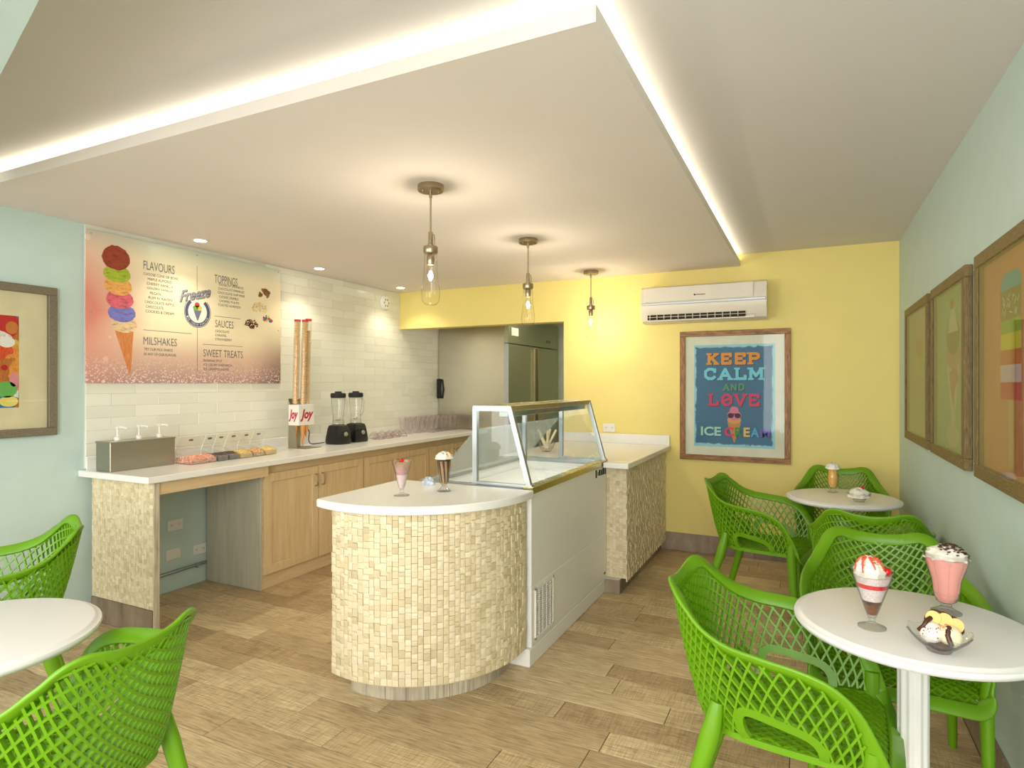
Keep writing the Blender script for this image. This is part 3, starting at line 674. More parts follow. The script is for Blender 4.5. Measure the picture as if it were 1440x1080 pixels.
# left collage picture
def collage():
    t = NT('dessert_collage'); v = t.coords(); wp = t.n('ShaderNodeTexNoise'); wp.inputs['Scale'].default_value = 7; t.l(v, wp.inputs['Vector'])
    ad = t.n('ShaderNodeMix', data_type='VECTOR'); ad.inputs[0].default_value = .12; t.l(v, ad.inputs[4]); t.l(wp.outputs['Color'], ad.inputs[5])
    vo = t.n('ShaderNodeTexVoronoi'); vo.inputs['Scale'].default_value = 13; t.l(ad.outputs[1], vo.inputs['Vector']); sc = t.n('ShaderNodeSeparateColor'); t.l(vo.outputs['Color'], sc.inputs[0])
    cols = [(196, 110, 40), (226, 80, 40), (236, 226, 214), (226, 130, 140), (110, 170, 70), (226, 180, 80), (50, 120, 170), (120, 60, 30), (232, 150, 60), (200, 30, 30)]
    c = t.ramp(sc.outputs[0], [(i / 10, L(x)) for i, x in enumerate(cols)], 'CONSTANT')
    n = t.noise(t.coords((1, 4, 1)), 60, 4, .7); c = t.mix(.7, c, t.ramp(n, [(.35, (.45, .4, .35, 1)), (.5, (1, 1, 1, 1)), (.7, (1.3, 1.3, 1.3, 1))]), 'MULTIPLY')
    return t.set(c, .5)
fl, ql = frame('framed_picture', 'weathered grey frame with colourful dessert print on the left blue wall', PL_LEFT(XL + .001), 1.25, 2.043, 1.135, 1.986, .045, .03, M['fr_grey'], M['fr_grey'], M['matcream'], collage(), 0, print_box=(1.42, 1.30, 1.858, 1.806))
KL = lambda u, v, w=0: ql(u, v, .0098 + w)
for nm, cu, cv, ru, rv, c in (('printed_scoop', 1.80, 1.40, .05, .045, (110, 176, 84)), ('printed_scoop', 1.835, 1.455, .022, .04, (226, 140, 150)), ('printed_cherry', 1.79, 1.52, .016, .016, (190, 24, 26)), ('printed_cream', 1.80, 1.66, .04, .03, (240, 232, 220)), ('printed_wafer', 1.825, 1.74, .03, .035, (206, 120, 50)), ('printed_scoop', 1.81, 1.335, .045, .03, (236, 214, 110))):
    mb = MB(); poly_mb(mb, [(min(a, 1.857), b) for a, b in ell(cu, cv, ru, rv, 20)], KL, .0006); mb.build(nm, ink(c), fl, smooth=0)
# three pictures on the right wall (u = -y)
PR = PL_RIGHT(XR - .001)
def right_pic(label, y0, y1, bg, slip=None):
    return frame('framed_picture', label, PR, -y1, -y0, 1.072, 1.922, .05, .031, M['fr_olive'], M['fr_olive_v'], flat('print_ground', bg, .6), None, 0)
f1, q1 = right_pic('farthest olive-brown frame on right wall, tan print of a tall cone', 3.97, 4.83, (206, 196, 140))
f2, q2 = right_pic('middle olive-brown frame on right wall, green print of a sundae glass', 3.08, 3.86, (160, 194, 130))
f3, q3 = right_pic('nearest olive-brown frame on right wall, orange print of a striped popsicle', 2.03, 2.915, (222, 140, 92))
def pp(par, q, nm, pts, rgb, w): mb = MB(); poly_mb(mb, [(-a, b) for a, b in pts], lambda u, v, ww=0: q(u, v, .0085 + ww), w); mb.build(nm, ink(rgb), par, smooth=0)
def rect(y0, y1, z0, z1): return [(y1, z0), (y0, z0), (y0, z1), (y1, z1)]
pp(f1, q1, 'printed_cone', [(4.46, 1.48), (4.30, 1.48), (4.37, 1.165), (4.39, 1.165)], (224, 200, 128), .0004)
pp(f1, q1, 'printed_scoop', rect(4.23, 4.38, 1.505, 1.63), (190, 196, 90), .0005); pp(f1, q1, 'printed_scoop', rect(4.38, 4.53, 1.505, 1.63), (232, 208, 70), .0005)
pp(f1, q1, 'printed_scoop', ell(4.38, 1.67, .14, .09, 20), (214, 160, 110), .0006); pp(f1, q1, 'printed_scoop', ell(4.38, 1.75, .10, .06, 20), (226, 184, 140), .0007)
pp(f2, q2, 'printed_glass', [(3.58, 1.57), (3.26, 1.57), (3.37, 1.30), (3.39, 1.22), (3.45, 1.22), (3.47, 1.30)], (222, 206, 176), .0004)
pp(f2, q2, 'printed_base', ell(3.43, 1.19, .14, .055, 22), (216, 204, 160), .0005)
pp(f2, q2, 'printed_sauce', [(3.50, 1.48), (3.36, 1.53), (3.30, 1.45), (3.38, 1.40), (3.40, 1.32), (3.46, 1.38)], (206, 130, 112), .0006)
pp(f2, q2, 'printed_scoop', ell(3.42, 1.56, .16, .06, 22), (214, 158, 130), .0007); pp(f2, q2, 'printed_scoop', ell(3.42, 1.65, .145, .085, 22), (146, 128, 66), .0008)
pp(f2, q2, 'printed_cream', [(3.53, 1.67), (3.31, 1.67), (3.38, 1.76), (3.44, 1.82), (3.48, 1.76)], (226, 220, 180), .0009); pp(f2, q2, 'printed_cherry', ell(3.44, 1.80, .04, .025, 16), (206, 100, 70), .0010)
for i, (a, b, c) in enumerate(((1.745, 1.80, (86, 172, 172)), (1.644, 1.745, (146, 130, 62)), (1.599, 1.644, (150, 186, 44)), (1.544, 1.599, (230, 214, 40)), (1.494, 1.544, (214, 100, 40)), (1.436, 1.494, (226, 190, 200)), (1.378, 1.436, (214, 40, 60)))):
    if i == 0: pp(f3, q3, 'printed_stripe', [(2.642, a), (2.41, a), (2.41, b - .03), (2.45, b), (2.60, b), (2.642, b - .03)], c, .0004)
    else: pp(f3, q3, 'printed_stripe', rect(2.41, 2.642, a, b), c, .0004)
pp(f3, q3, 'printed_stick', rect(2.485, 2.548, 1.155, 1.378), (226, 176, 120), .0004)
rr = random.Random(4); mb = MB()
for k in range(22):
    u, v, a = -rr.uniform(2.43, 2.62), rr.uniform(1.66, 1.73), rr.uniform(0, PI); d = Vector((math.cos(a), math.sin(a))) * .012; n_ = Vector((-d.y, d.x)) * .2; c = Vector((u, v))
    poly_mb(mb, [c + d + n_, c - d + n_, c - d - n_, c + d - n_], lambda u, v, w=0: q3(u, v, .0085 + w), .0007)
mb.build('printed_sprinkle', ink((236, 226, 190)), f3, smooth=0)

# ================================================================ AIR CONDITIONER
ac = thing('air_conditioner', 'white split air conditioner high on the yellow wall', 'air conditioner', (-.795, YB, 1.95))
prof = [(0, 0), (-.12, 0), (-.165, .015), (-.20, .075), (-.213, .14), (-.213, .16), (-.205, .21), (-.195, .285), (-.17, .30), (0, .30)]
b = MB(); W2 = .495
b.add([(x, y_, z_) for x in (-W2, W2) for y_, z_ in prof], [tuple(range(9, -1, -1)), tuple(range(10, 20))] + [(i, (i + 1) % 10, 10 + (i + 1) % 10, 10 + i) for i in range(10)])
b.build('housing', M['acw'], ac)
MB().box(-.46, .40, -.2165, -.205, .168, .288, .003).build('front_panel', M['acw'], ac, label='upper front panel')
MB().box(-W2 + .004, W2 - .004, -.2185, -.21, .142, .163, .003).build('trim_band', M['alu'], ac)
MB().box(-.44, .34, -.196, -.15, .018, .062, mat=Matrix.Rotation(math.radians(0), 4, 'X')).build('air_outlet', M['dark'], ac)
for k in range(13): MB().box(-.44 + .0585 * k + .02, -.44 + .0585 * k + .024, -.204, -.16, .02, .068).build('vane', M['acw'], ac)
lv = MB(); lv.box(-.445, .41, -.196, -.187, .008, .026, .003).box(-.445, .41, -.2035, -.196, .040, .044, .001); lv.build('louver', M['acw'], ac)
mb = MB(); mb.box(-.035, .035, -.2172, -.2165, .209, .215).lathe([(.006, 0), (.0075, 0)], n=12, mat=Matrix.Translation((-.048, -.2168, .212)) @ Matrix.Rotation(PI / 2, 4, 'X'))
mb.build('badge', ink((96, 84, 70)), ac)

# ================================================================ CURVED COUNTER
CC = (-1.83, 2.70)
cc = thing('curved_counter', 'curved counter clad in beige stone mosaic with white top', 'counter', (CC[0], CC[1], 0))
def arcpts(r, x0, n=34, yb=2.79 - 2.70):
    a0 = -math.acos(max(-1, min(1, x0 / r))) if x0 < 0 else 0
    a0 = -(PI - math.acos(min(1, -x0 / r))); pts = [(r * math.cos(a0 + (0 - a0) * k / n), r * math.sin(a0 + (0 - a0) * k / n)) for k in range(n + 1)]
    return [(x0, yb)] + pts + [(r, yb)]
MB().prism(arcpts(.548, -.14), .10, .862).build('core', M['mosaicbed'], cc, smooth=20)
MB().prism(arcpts(.595, -.215, 48, .085), .862, .90, .004).build('countertop', M['quartz'], cc, smooth=25)
MB().prism(arcpts(.458, -.10), 0, .10).build('plinth_core', M['grout'], cc, smooth=20)
k = 0; a = math.radians(-102)
while a < math.radians(8):
    da = .098 / .462
    m_ = MB(); seg = [a + .002 + (da - .006) * j / 3 for j in range(4)]
    vs = [(rr_ * math.cos(s), rr_ * math.sin(s), z_) for rr_ in (.459, .468) for s in seg for z_ in (.001, .098)]
    fs = []
    for j in range(3): fs += [(j * 2, j * 2 + 2, j * 2 + 3, j * 2 + 1), (8 + j * 2, 9 + j * 2, 11 + j * 2, 10 + j * 2), (j * 2 + 1, j * 2 + 3, 11 + j * 2, 9 + j * 2), (j * 2, 8 + j * 2, 10 + j * 2, j * 2 + 2)]
    fs += [(0, 1, 9, 8), (6, 14, 15, 7)]; m_.add(vs, fs).build('plinth_tile', M['palewood'], cc, smooth=0); a += da
# mosaic: unrolled arc of length S from the left edge round to the freezer
ra = .549; A0 = -(PI - math.acos(.14 / ra)); S_arc = -A0 * ra; S = S_arc + .088
def on_arc(s):
    if s < S_arc: a = A0 + s / ra; return Vector((ra * math.cos(a), ra * math.sin(a), 0)), a
    return Vector((ra, s - S_arc, 0)), 0.0
unit = [MB().add(*t_).mesh('tile', M['mosaic'], 0) for t_ in [([(0, -.5, -.5), (0, .5, -.5), (0, .5, .5), (0, -.5, .5), (a_, -.48, -.48), (b_, .48, -.48), (c_, .48, .48), (d_, -.48, .48), (e_, .05, .03)], [(0, 1, 5, 4), (1, 2, 6, 5), (2, 3, 7, 6), (3, 0, 4, 7), (4, 5, 8), (5, 6, 8), (6, 7, 8), (7, 4, 8)]) for a_, b_, c_, d_, e_ in ((.8, 1, .9, .7, 1.15), (1, .75, .85, 1, 1.1), (.9, .9, .7, .95, 1.2))]]
tl = mosaic_fill(None, None, None, None, None, S, .755, seed=5, th=.007)
camv = Vector((0, 0, 1.43))
def appear(t_):
    p, a = on_arc((t_[0] + t_[1]) / 2); wp = p + Vector((CC[0], CC[1], .105 + (t_[2] + t_[3]) / 2)); n_ = Vector((math.cos(a), math.sin(a), 0)); d = camv - wp
    return (t_[1] - t_[0]) * (t_[3] - t_[2]) * max(0, n_.dot(d.normalized())) / d.length_squared
tl.sort(key=appear, reverse=True); rest = MB()
for i, (u0, u1, v0, v1, th, tlt) in enumerate(tl):
    p, a = on_arc((u0 + u1) / 2); z_ = .105 + (v0 + v1) / 2
    if i < 300: link('tile', unit[i % 3], cc, (p.x, p.y, z_), a, (th, u1 - u0, v1 - v0))
    else:
        mt = Matrix.Translation((p.x, p.y, z_)) @ Matrix.Rotation(a, 4, 'Z') @ Matrix.Diagonal((th, u1 - u0, v1 - v0, 1)); me = unit[i % 3]
        rest.add([v.co for v in me.vertices], [tuple(p_.vertices) for p_ in me.polygons], mt)
rest.build('tile', M['mosaic'], cc, smooth=0, kind='stuff')

# ================================================================ FREEZER
FX, FY0, FY1 = -1.265, 2.825, 4.098
fz = thing('display_freezer', 'white ice cream dipping freezer with slanted glass canopy', 'freezer', (-1.6, 3.46, 0))
ox, oy = -1.6, 3.46; X = lambda x: x - ox; Yl = lambda y_: y_ - oy
b = MB(); b.box(X(-1.95), X(FX), Yl(FY0), Yl(FY1), .092, .40, .004)
b.box(X(FX) - .03, X(FX), Yl(FY0), Yl(FY1), .40, .872, .004).box(X(-1.95), X(-1.92), Yl(FY0), Yl(FY1), .40, .872, .004).box(X(-1.92), X(FX) - .03, Yl(FY0), Yl(FY0) + .03, .40, .872).box(X(-1.92), X(FX) - .03, Yl(FY1) - .03, Yl(FY1), .40, .872)
b.build('body', M['enamel'], fz, smooth=30)
MB().box(X(-1.94), X(FX) + .001, Yl(FY0) - .02, Yl(FY1) - .035, .001, .09, .003).build('kick_plinth', M['enamel'], fz)
MB().box(X(-1.91), X(FX) - .035, Yl(FY0) + .035, Yl(FY1) - .035, .80, .815).build('tub_floor', M['plasticw'], fz)
for k in range(4):
    y0 = Yl(FY0) + .06 + k * .29
    t_ = MB(); t_.box(X(-1.60), X(-1.33), y0, y0 + .26, .816, .85, .012); t_.build('ice_cream_tub', M['plasticw'], fz)
fr = MB(); zt = .872
fr.box(X(FX) - .045, X(FX) + .012, Yl(FY0) - .005, Yl(FY1) + .004, zt, zt + .036, .003); f1_ = fr.build('sill_rail', steel('reflection_tinted_rail', (196, 186, 130), .2), fz, label='shiny metal front sill rail')  # gold-ish reflection is put into the metal's base colour
fr = MB(); fr.box(X(-1.95), X(-1.91), Yl(FY0), Yl(FY1), zt, zt + .03, .003).box(X(-1.91), X(FX) - .045, Yl(FY0), Yl(FY0) + .035, zt, zt + .03, .003).box(X(-1.91), X(FX) - .045, Yl(FY1) - .035, Yl(FY1), zt, zt + .03, .003)
fr.build('top_rim', M['alu'], fz)
MB().tube([(X(-1.46), Yl(FY0) + .06, 1.282), (X(-1.46), Yl(FY1) - .06, 1.282)], .011, 10).build('lamp_tube', emis('canopy_lamp', (.95, 1, 1), 5), fz)
light('canopy_lamp', 'AREA', (-1.46, 3.46, 1.268), 5, (.95, 1, 1), .03, (0, 0, 0), 1.1)
bx_, tx_, rx_ = X(FX) - .004, X(-1.389), X(-1.594); z0, z1 = .905, 1.302
for nm, yy in (('end_frame', Yl(FY0) + .012), ('end_frame', Yl(FY1) - .012)):
    e = MB(); B = Vector
    def bar(a, c, wd=.022, yy=yy, e=e):
        a, c = Vector((a[0], a[1])), Vector((c[0], c[1])); d = (c - a).normalized(); n_ = Vector((-d.y, d.x)) * wd / 2; a = a - d * .008; c = c + d * .008
        P4 = [a + n_, c + n_, c - n_, a - n_]
        hd = .012 + len(e.v) * .00004; e.add([(p.x, yy + s, p.y) for s in (-hd, hd) for p in P4], [(0, 1, 2, 3), (7, 6, 5, 4), (0, 4, 5, 1), (1, 5, 6, 2), (2, 6, 7, 3), (3, 7, 4, 0)])
    bar((bx_ - .01, z0), (tx_, z1), .026); bar((rx_, z0), (rx_, z1), .026); bar((rx_, z1), (tx_, z1), .028); bar((rx_, z0 + .004), (bx_, z0 + .004), .014)
    e.build(nm, M['alu'], fz, smooth=0)
    MB().add([(rx_, yy, z0), (bx_ - .01, yy, z0), (tx_, yy, z1), (rx_, yy, z1)], [(0, 1, 2, 3)]).build('end_glass', M['glass'], fz, smooth=0)
tr = MB(); tr.box(tx_ - .02, tx_ + .012, Yl(FY0), Yl(FY1), z1 - .014, z1 + .016, .003).box(rx_ - .012, rx_ + .012, Yl(FY0), Yl(FY1), z1 - .014, z1 + .014, .002); tr.build('top_rail', steel('reflection_tinted_top_rail', (190, 178, 128), .22), fz)  # top rail metal, reflected gold likewise held in its colour
MB().box(rx_, tx_ - .02, Yl(FY0) + .02, Yl(FY1) - .02, z1 + .004, z1 + .010).build('top_glass', M['frost'], fz)
MB().box(tx_ - .075, tx_ - .02, Yl(FY0) + .03, Yl(FY1) - .03, z1 - .045, z1 - .014, .003).build('lamp_housing', steel('lamp_grey', (150, 156, 146), .35), fz)
dx, dz = bx_ - tx_, z1 - z0
MB().add([(bx_ - .006, Yl(FY0) + .02, z0), (bx_ - .006, Yl(FY1) - .02, z0), (tx_ + .003, Yl(FY1) - .02, z1), (tx_ + .003, Yl(FY0) + .02, z1)], [(0, 1, 2, 3)]).build('front_glass', M['glass'], fz, smooth=0)
# sloped rear glass guard
MB().add([(X(-1.60), Yl(FY0) + .03, 1.19), (X(-1.60), Yl(FY1) - .03, 1.19), (X(-1.86), Yl(FY1) - .03, .905), (X(-1.86), Yl(FY0) + .03, .905), (X(-1.606), Yl(FY0) + .03, 1.19), (X(-1.606), Yl(FY1) - .03, 1.19), (X(-1.866), Yl(FY1) - .03, .905), (X(-1.866), Yl(FY0) + .03, .905)],
    [(0, 1, 2, 3), (7, 6, 5, 4), (0, 4, 5, 1), (3, 2, 6, 7), (0, 3, 7, 4), (1, 5, 6, 2)]).build('rear_glass', M['frost'], fz, smooth=0)
post = MB(); post.box(rx_ - .012, rx_ + .012, Yl(3.46) - .012, Yl(3.46) + .012, z0, z1, .002); post.build('rear_post', M['alu'], fz)
# ventilation grille
gy0, gy1, gz0, gz1 = Yl(2.865), Yl(3.115), .118, .385
g = MB(); gx = X(FX)
g.box(gx, gx + .008, gy0, gy1, gz0, gz0 + .014, .002).box(gx, gx + .008, gy0, gy1, gz1 - .014, gz1, .002).box(gx, gx + .008, gy0, gy0 + .014, gz0, gz1, .002).box(gx, gx + .008, gy1 - .014, gy1, gz0, gz1, .002)
for k in (1, 2, 3, 4): yy = gy0 + (gy1 - gy0) * k / 5; g.box(gx, gx + .007, yy - .003, yy + .003, gz0, gz1)
grl = g.build('vent_grille', M['plasticw'], fz)
g2 = MB()
for k in range(22): zz = gz0 + .018 + k * (gz1 - gz0 - .036) / 21; g2.box(gx + .001, gx + .006, gy0 + .01, gy1 - .01, zz - .0026, zz + .0026)
g2.build('slat', M['plasticw'], grl)
MB().box(gx, gx + .001, gy0 + .008, gy1 - .008, gz0 + .008, gz1 - .008).build('vent_recess', flat('vent_grey', (120, 120, 112), .7), grl)
mb = MB()
for k, (a, b_, c_) in enumerate(((0, .034, .052), (.045, .018, .030), (.070, .040, .040), (.115, .030, .044), (.150, .046, .046), (.20, .03, .05))): mb.box(gx, gx + .0012, Yl(3.86) + a, Yl(3.86) + a + b_ * .85, .835 - c_ / 2, .835 + c_ / 2 - .006 * (k % 2), .001)
mb.build('badge', ink((30, 30, 30)), fz)
MB().box(gx, gx + .002, Yl(4.04), Yl(4.075), .125, .137).build('plate', ink((70, 70, 70)), fz)

# ================================================================ RIGHT COUNTER
rc = thing('right_counter', 'mosaic-clad counter with white top against the yellow wall', 'counter', (-1.6, 4.7, 0))
ox, oy = -1.6, 4.7
MB().box(X(-2.06), X(-1.128), Yl(4.11), Yl(5.365), .095, .864).build('core', M['mosaicbed'], rc)
tiles_stuff((X(-1.128), Yl(4.105), .075), (0, 1, 0), (0, 0, 1), (1, 0, 0), 1.255, .788, 'tile', rc, size=.029, seed=8, th=.007)
tiles_stuff((X(-1.268), Yl(4.11), .095), (1, 0, 0), (0, 0, 1), (0, -1, 0), .14, .768, 'tile', rc, size=.022, seed=9, th=.003)
MB().box(X(-2.0), X(-1.165), Yl(4.06), Yl(5.365), .001, .094).build('plinth_core', M['grout'], rc)
for k in range(5):
    y0 = Yl(4.06) + k * .262; MB().box(X(-1.165), X(-1.156), y0, min(y0 + .259, Yl(5.365)), .001, .093, .001).build('plinth_tile', M['greywood'], rc)
MB().box(X(-1.262), X(-1.157), Yl(4.05), Yl(4.06), .001, .093, .001).build('plinth_tile', M['greywood'], rc, label='pale plinth tile')
MB().box(X(-2.065), X(-1.075), Yl(4.102), Yl(5.367), .865, .90, .004).build('countertop', M['quartz'], rc)
MB().box(X(-1.248), X(-1.075), Yl(3.97), Yl(4.104), .865, .90, .004).build('countertop_lip', M['quartz'], rc)
MB().box(X(-2.065), X(-1.085), Yl(5.345), Yl(5.367), .90, .985, .002).build('upstand', M['quartz'], rc)

# ================================================================ REFRIGERATOR
rf = thing('refrigerator', 'tall stainless steel two-door refrigerator in the passage', 'refrigerator', (-3.43, 6.82, 0))
ox, oy = -3.43, 6.82; yf0, yf1 = Yl(6.125), Yl(7.62); xa, xb = X(-3.94), X(-3.02)
MB().box(xa, xb - .05, yf0, yf1, .12, 2.2, .004).build('body', steel('refrigerator_side_steel', (188, 182, 160), .2, (60, 1, 1)), rf)
MB().box(xb - .05, xb - .002, yf0, yf1, 1.89, 2.2, .003).build('top_grille', M['greysteel'], rf)
for k in (0, 1):
    y0 = yf0 + .004 + k * .745; d = MB(); d.box(xb - .046, xb, y0, y0 + .738, .14, 1.878, .004); dr = d.build('door', M['greysteel'], rf)
    hy = y0 + (.69 if k == 0 else .045); MB().box(xb, xb + .025, hy - .018, hy + .018, .7, 1.86, .004).build('handle', M['nickel'], dr)
MB().box(xb - .052, xb + .002, yf0 - .004, yf0 + .003, .14, 1.885, .001).build('door_edge', M['alu'], rf)
m_ = MB(); m_.box(xb - .002, xb, yf0 + .08, yf0 + .26, 1.98, 2.07); m_.build('sticker', ink((226, 222, 206)), rf)
mb = MB(); text_mb(mb, 'III', (yf0 + 1.1, 1.955, yf0 + 1.22, 1.985), lambda u, v, w=0: (xb - .001 + w, u, v)); mb.build('badge', ink((30, 34, 30)), rf)
for sx in (xa + .05, xb - .12):
    for sy in (yf0 + .06, yf1 - .06): MB().lathe([(.02, 0), (.02, .122)], (sx, sy, 0), 10).build('leg', M['alu'], rf)

# ================================================================ PENDANTS AND DOWNLIGHTS
glow = emis('bulb_glow', (1.0, .9, .68), 140)
def pendant(x, y_, label):
    t = thing('pendant_light', label, 'pendant light', (x, y_, ZT), 0, 'clear glass pendants over the counter')
    c = MB(); c.lathe([(0, 0), (.062, 0), (.064, -.004), (.064, -.026), (.060, -.030), (0, -.030)], n=32); c.build('canopy', M['nickel'], t)
    s = MB(); 
    for a in (.9, 4.04): s.lathe([(.004, -.030), (.004, -.036), (0, -.037)], (.04 * math.cos(a), .04 * math.sin(a), 0), 8)
    s.build('screw', M['nickel'], t)
    r = MB(); r.lathe([(.008, -.030), (.008, -.06), (.0045, -.062), (.0045, -.235)], n=12); r.build('stem', M['nickel'], t)
    y2 = MB(); y2.lathe([(.010, -.228), (.012, -.232), (.012, -.285), (.016, -.29), (.016, -.30)], n=16)
    y2.tube([(.010, 0, -.24), (.020, 0, -.245), (.023, 0, -.26), (.023, 0, -.295)], .003, 6); y2.build('yoke', M['nickel'], t)
    k = MB(); k.lathe([(.020, -.298), (.034, -.300), (.036, -.305), (.036, -.328), (.033, -.334), (.012, -.334)], n=28); k.build('collar', M['nickel'], t)
    so = MB(); so.lathe([(.012, -.334), (.019, -.345), (.019, -.380), (.015, -.390)], n=18); so.build('socket', M['nickel'], t)
    g = MB(); g.sheet([(.030, -.333), (.031, -.37), (.033, -.42), (.038, -.47), (.044, -.51), (.046, -.54), (.041, -.568), (.028, -.583), (.010, -.588)], n=32); g.build('glass_shade', M['bulbglass'], t)
    b2 = MB(); b2.lathe([(.0, -.395), (.012, -.397), (.016, -.412), (.0205, -.435), (.018, -.455), (.008, -.468), (0, -.470)], n=18); b2.build('bulb', M['bulbglass'], t); MB().lathe([(0, -.418), (.004, -.421), (.006, -.430), (.006, -.444), (.004, -.453), (0, -.455)], n=14).build('filament', glow, t)
    light('pendant_lamp', 'POINT', (x, y_, ZT - .437), 9, WARM, .015).parent = None
    return t
pendant(-1.668, 2.52, 'nearest of the three clear glass pendant lights')
pendant(-1.698, 3.74, 'middle of the three clear glass pendant lights')
pendant(-1.690, 5.03, 'farthest clear glass pendant light, close to the yellow wall')
spotglow = emis('downlight_glow', (1.0, .93, .72), 30)
for y_, lb in ((2.797, 'recessed downlight above the menu board'), (3.912, 'recessed downlight above the cone dispenser'), (5.046, 'recessed downlight nearest the yellow header')):
    t = thing('downlight', lb, 'downlight', (-3.70, y_, ZT), 0, 'recessed downlights along the tiled wall')
    MB().lathe([(.038, -.001), (.052, -.001), (.053, -.005), (.040, -.007), (.038, -.001)], n=28).build('trim_ring', M['plasticw'], t)
    MB().lathe([(0, -.002), (.038, -.002), (.030, -.0045), (0, -.006)], n=24).build('lens', spotglow, t)
    light('downlight_lamp', 'SPOT', (-3.70, y_, ZT - .012), 17, (1, .92, .74), .03, (0, math.radians(-6), 0), spot=(math.radians(120), .7))

# ================================================================ CHAIRS
def cr(ctrl, n):
    out = []; P = [Vector(p) for p in ctrl]; m = len(P)
    for i in range(m - 1):
        p0, p1, p2, p3 = P[max(i - 1, 0)], P[i], P[i + 1], P[min(i + 2, m - 1)]
        for k in range(n): t = k / n; out.append(.5 * ((2 * p1) + (p2 - p0) * t + (2 * p0 - 5 * p1 + 4 * p2 - p3) * t * t + (3 * p1 - p0 - 3 * p2 + p3) * t ** 3))
    out.append(P[-1]); return out
half_rim = [(0, -.318, .782), (.08, -.315, .79), (.142, -.303, .806), (.182, -.282, .797), (.212, -.245, .758), (.243, -.19, .710), (.268, -.12, .683), (.283, -.03, .672), (.289, .07, .660), (.288, .14, .636), (.281, .195, .585), (.272, .232, .51), (.262, .255, .445)]
half_base = [(0, -.215, .428), (.07, -.213, .428), (.135, -.203, .428), (.172, -.183, .428), (.195, -.145, .428), (.210, -.10, .428), (.221, -.04, .428), (.229, .02, .43), (.235, .08, .432), (.239, .13, .434), (.243, .175, .436), (.247, .21, .436), (.250, .235, .434)]
half_rim = [(x * .955, y_, z_) for x, y_, z_ in half_rim]; half_base = [(x * .955, y_, z_) for x, y_, z_ in half_base]
mir = lambda L_: [(-x, y_, z_) for x, y_, z_ in reversed(L_[1:])] + L_
NS = 8; rim = cr(mir(half_rim), NS); base = cr(mir(half_base), NS); NN = len(rim); MID = NN // 2
sarc = [0]
for i in range(1, NN): sarc.append(sarc[-1] + ((rim[i] - rim[i - 1]).length + (base[i] - base[i - 1]).length) / 2)
s0 = sarc[MID]; sarc = [x - s0 for x in sarc]; HH = [(rim[i].z - base[i].z) for i in range(NN)]
def at_s(s):
    lo, hi = 0, NN - 1
    if s <= sarc[0]: return 0, 0.0
    if s >= sarc[-1]: return NN - 2, 1.0
    while hi - lo > 1:
        m = (lo + hi) // 2
        if sarc[m] <= s: lo = m
        else: hi = m
    return lo, (s - sarc[lo]) / (sarc[hi] - sarc[lo])
def Hs(s): i, t = at_s(s); return HH[i] * (1 - t) + HH[i + 1] * t
def wall(s, h):
    i, t = at_s(s); b_ = base[i].lerp(base[i + 1], t); r_ = rim[i].lerp(rim[i + 1], t); v = max(0, min(1, h / max(1e-4, r_.z - b_.z))); e = v ** .72
    return Vector((b_.x + (r_.x - b_.x) * e, b_.y + (r_.y - b_.y) * e, b_.z + (r_.z - b_.z) * v))
def wnorm(s, h):
    d = .004; a = wall(s + d, h) - wall(s - d, h); b_ = wall(s, min(h + d, Hs(s))) - wall(s, max(h - d, 0)); n_ = a.cross(b_)
    return n_.normalized() if n_.length > 1e-9 else Vector((0, 0, 1))
def rib(mb, pts, nrm, wd=.0064, dp=.015):
    if len(pts) < 2: return
    fr = []
    for i, p in enumerate(pts):
        t = (pts[min(i + 1, len(pts) - 1)] - pts[max(i - 1, 0)]); t = t.normalized() if t.length > 1e-9 else Vector((1, 0, 0)); n_ = nrm[i]; A = t.cross(n_)
        A = A.normalized() if A.length > 1e-6 else Vector((1, 0, 0)); fr.append((A, n_))
    w2, d2 = wd / 2, dp / 2; mb.sweep(pts, fr, [(-w2, -d2), (w2, -d2), (w2, d2), (-w2, d2)])
def slot_top(t): return .100 * (1 - .42 * t) * max(0, 1 - abs(2 * t - 1) ** 5) ** .5
def opening(s, h):     # armrest side slot near the rear leg
    a = abs(s); s1, s2 = .325, .575
    if not s1 < a < s2: return False
    t = (a - s1) / (s2 - s1); top = slot_top(t)
    return h < top
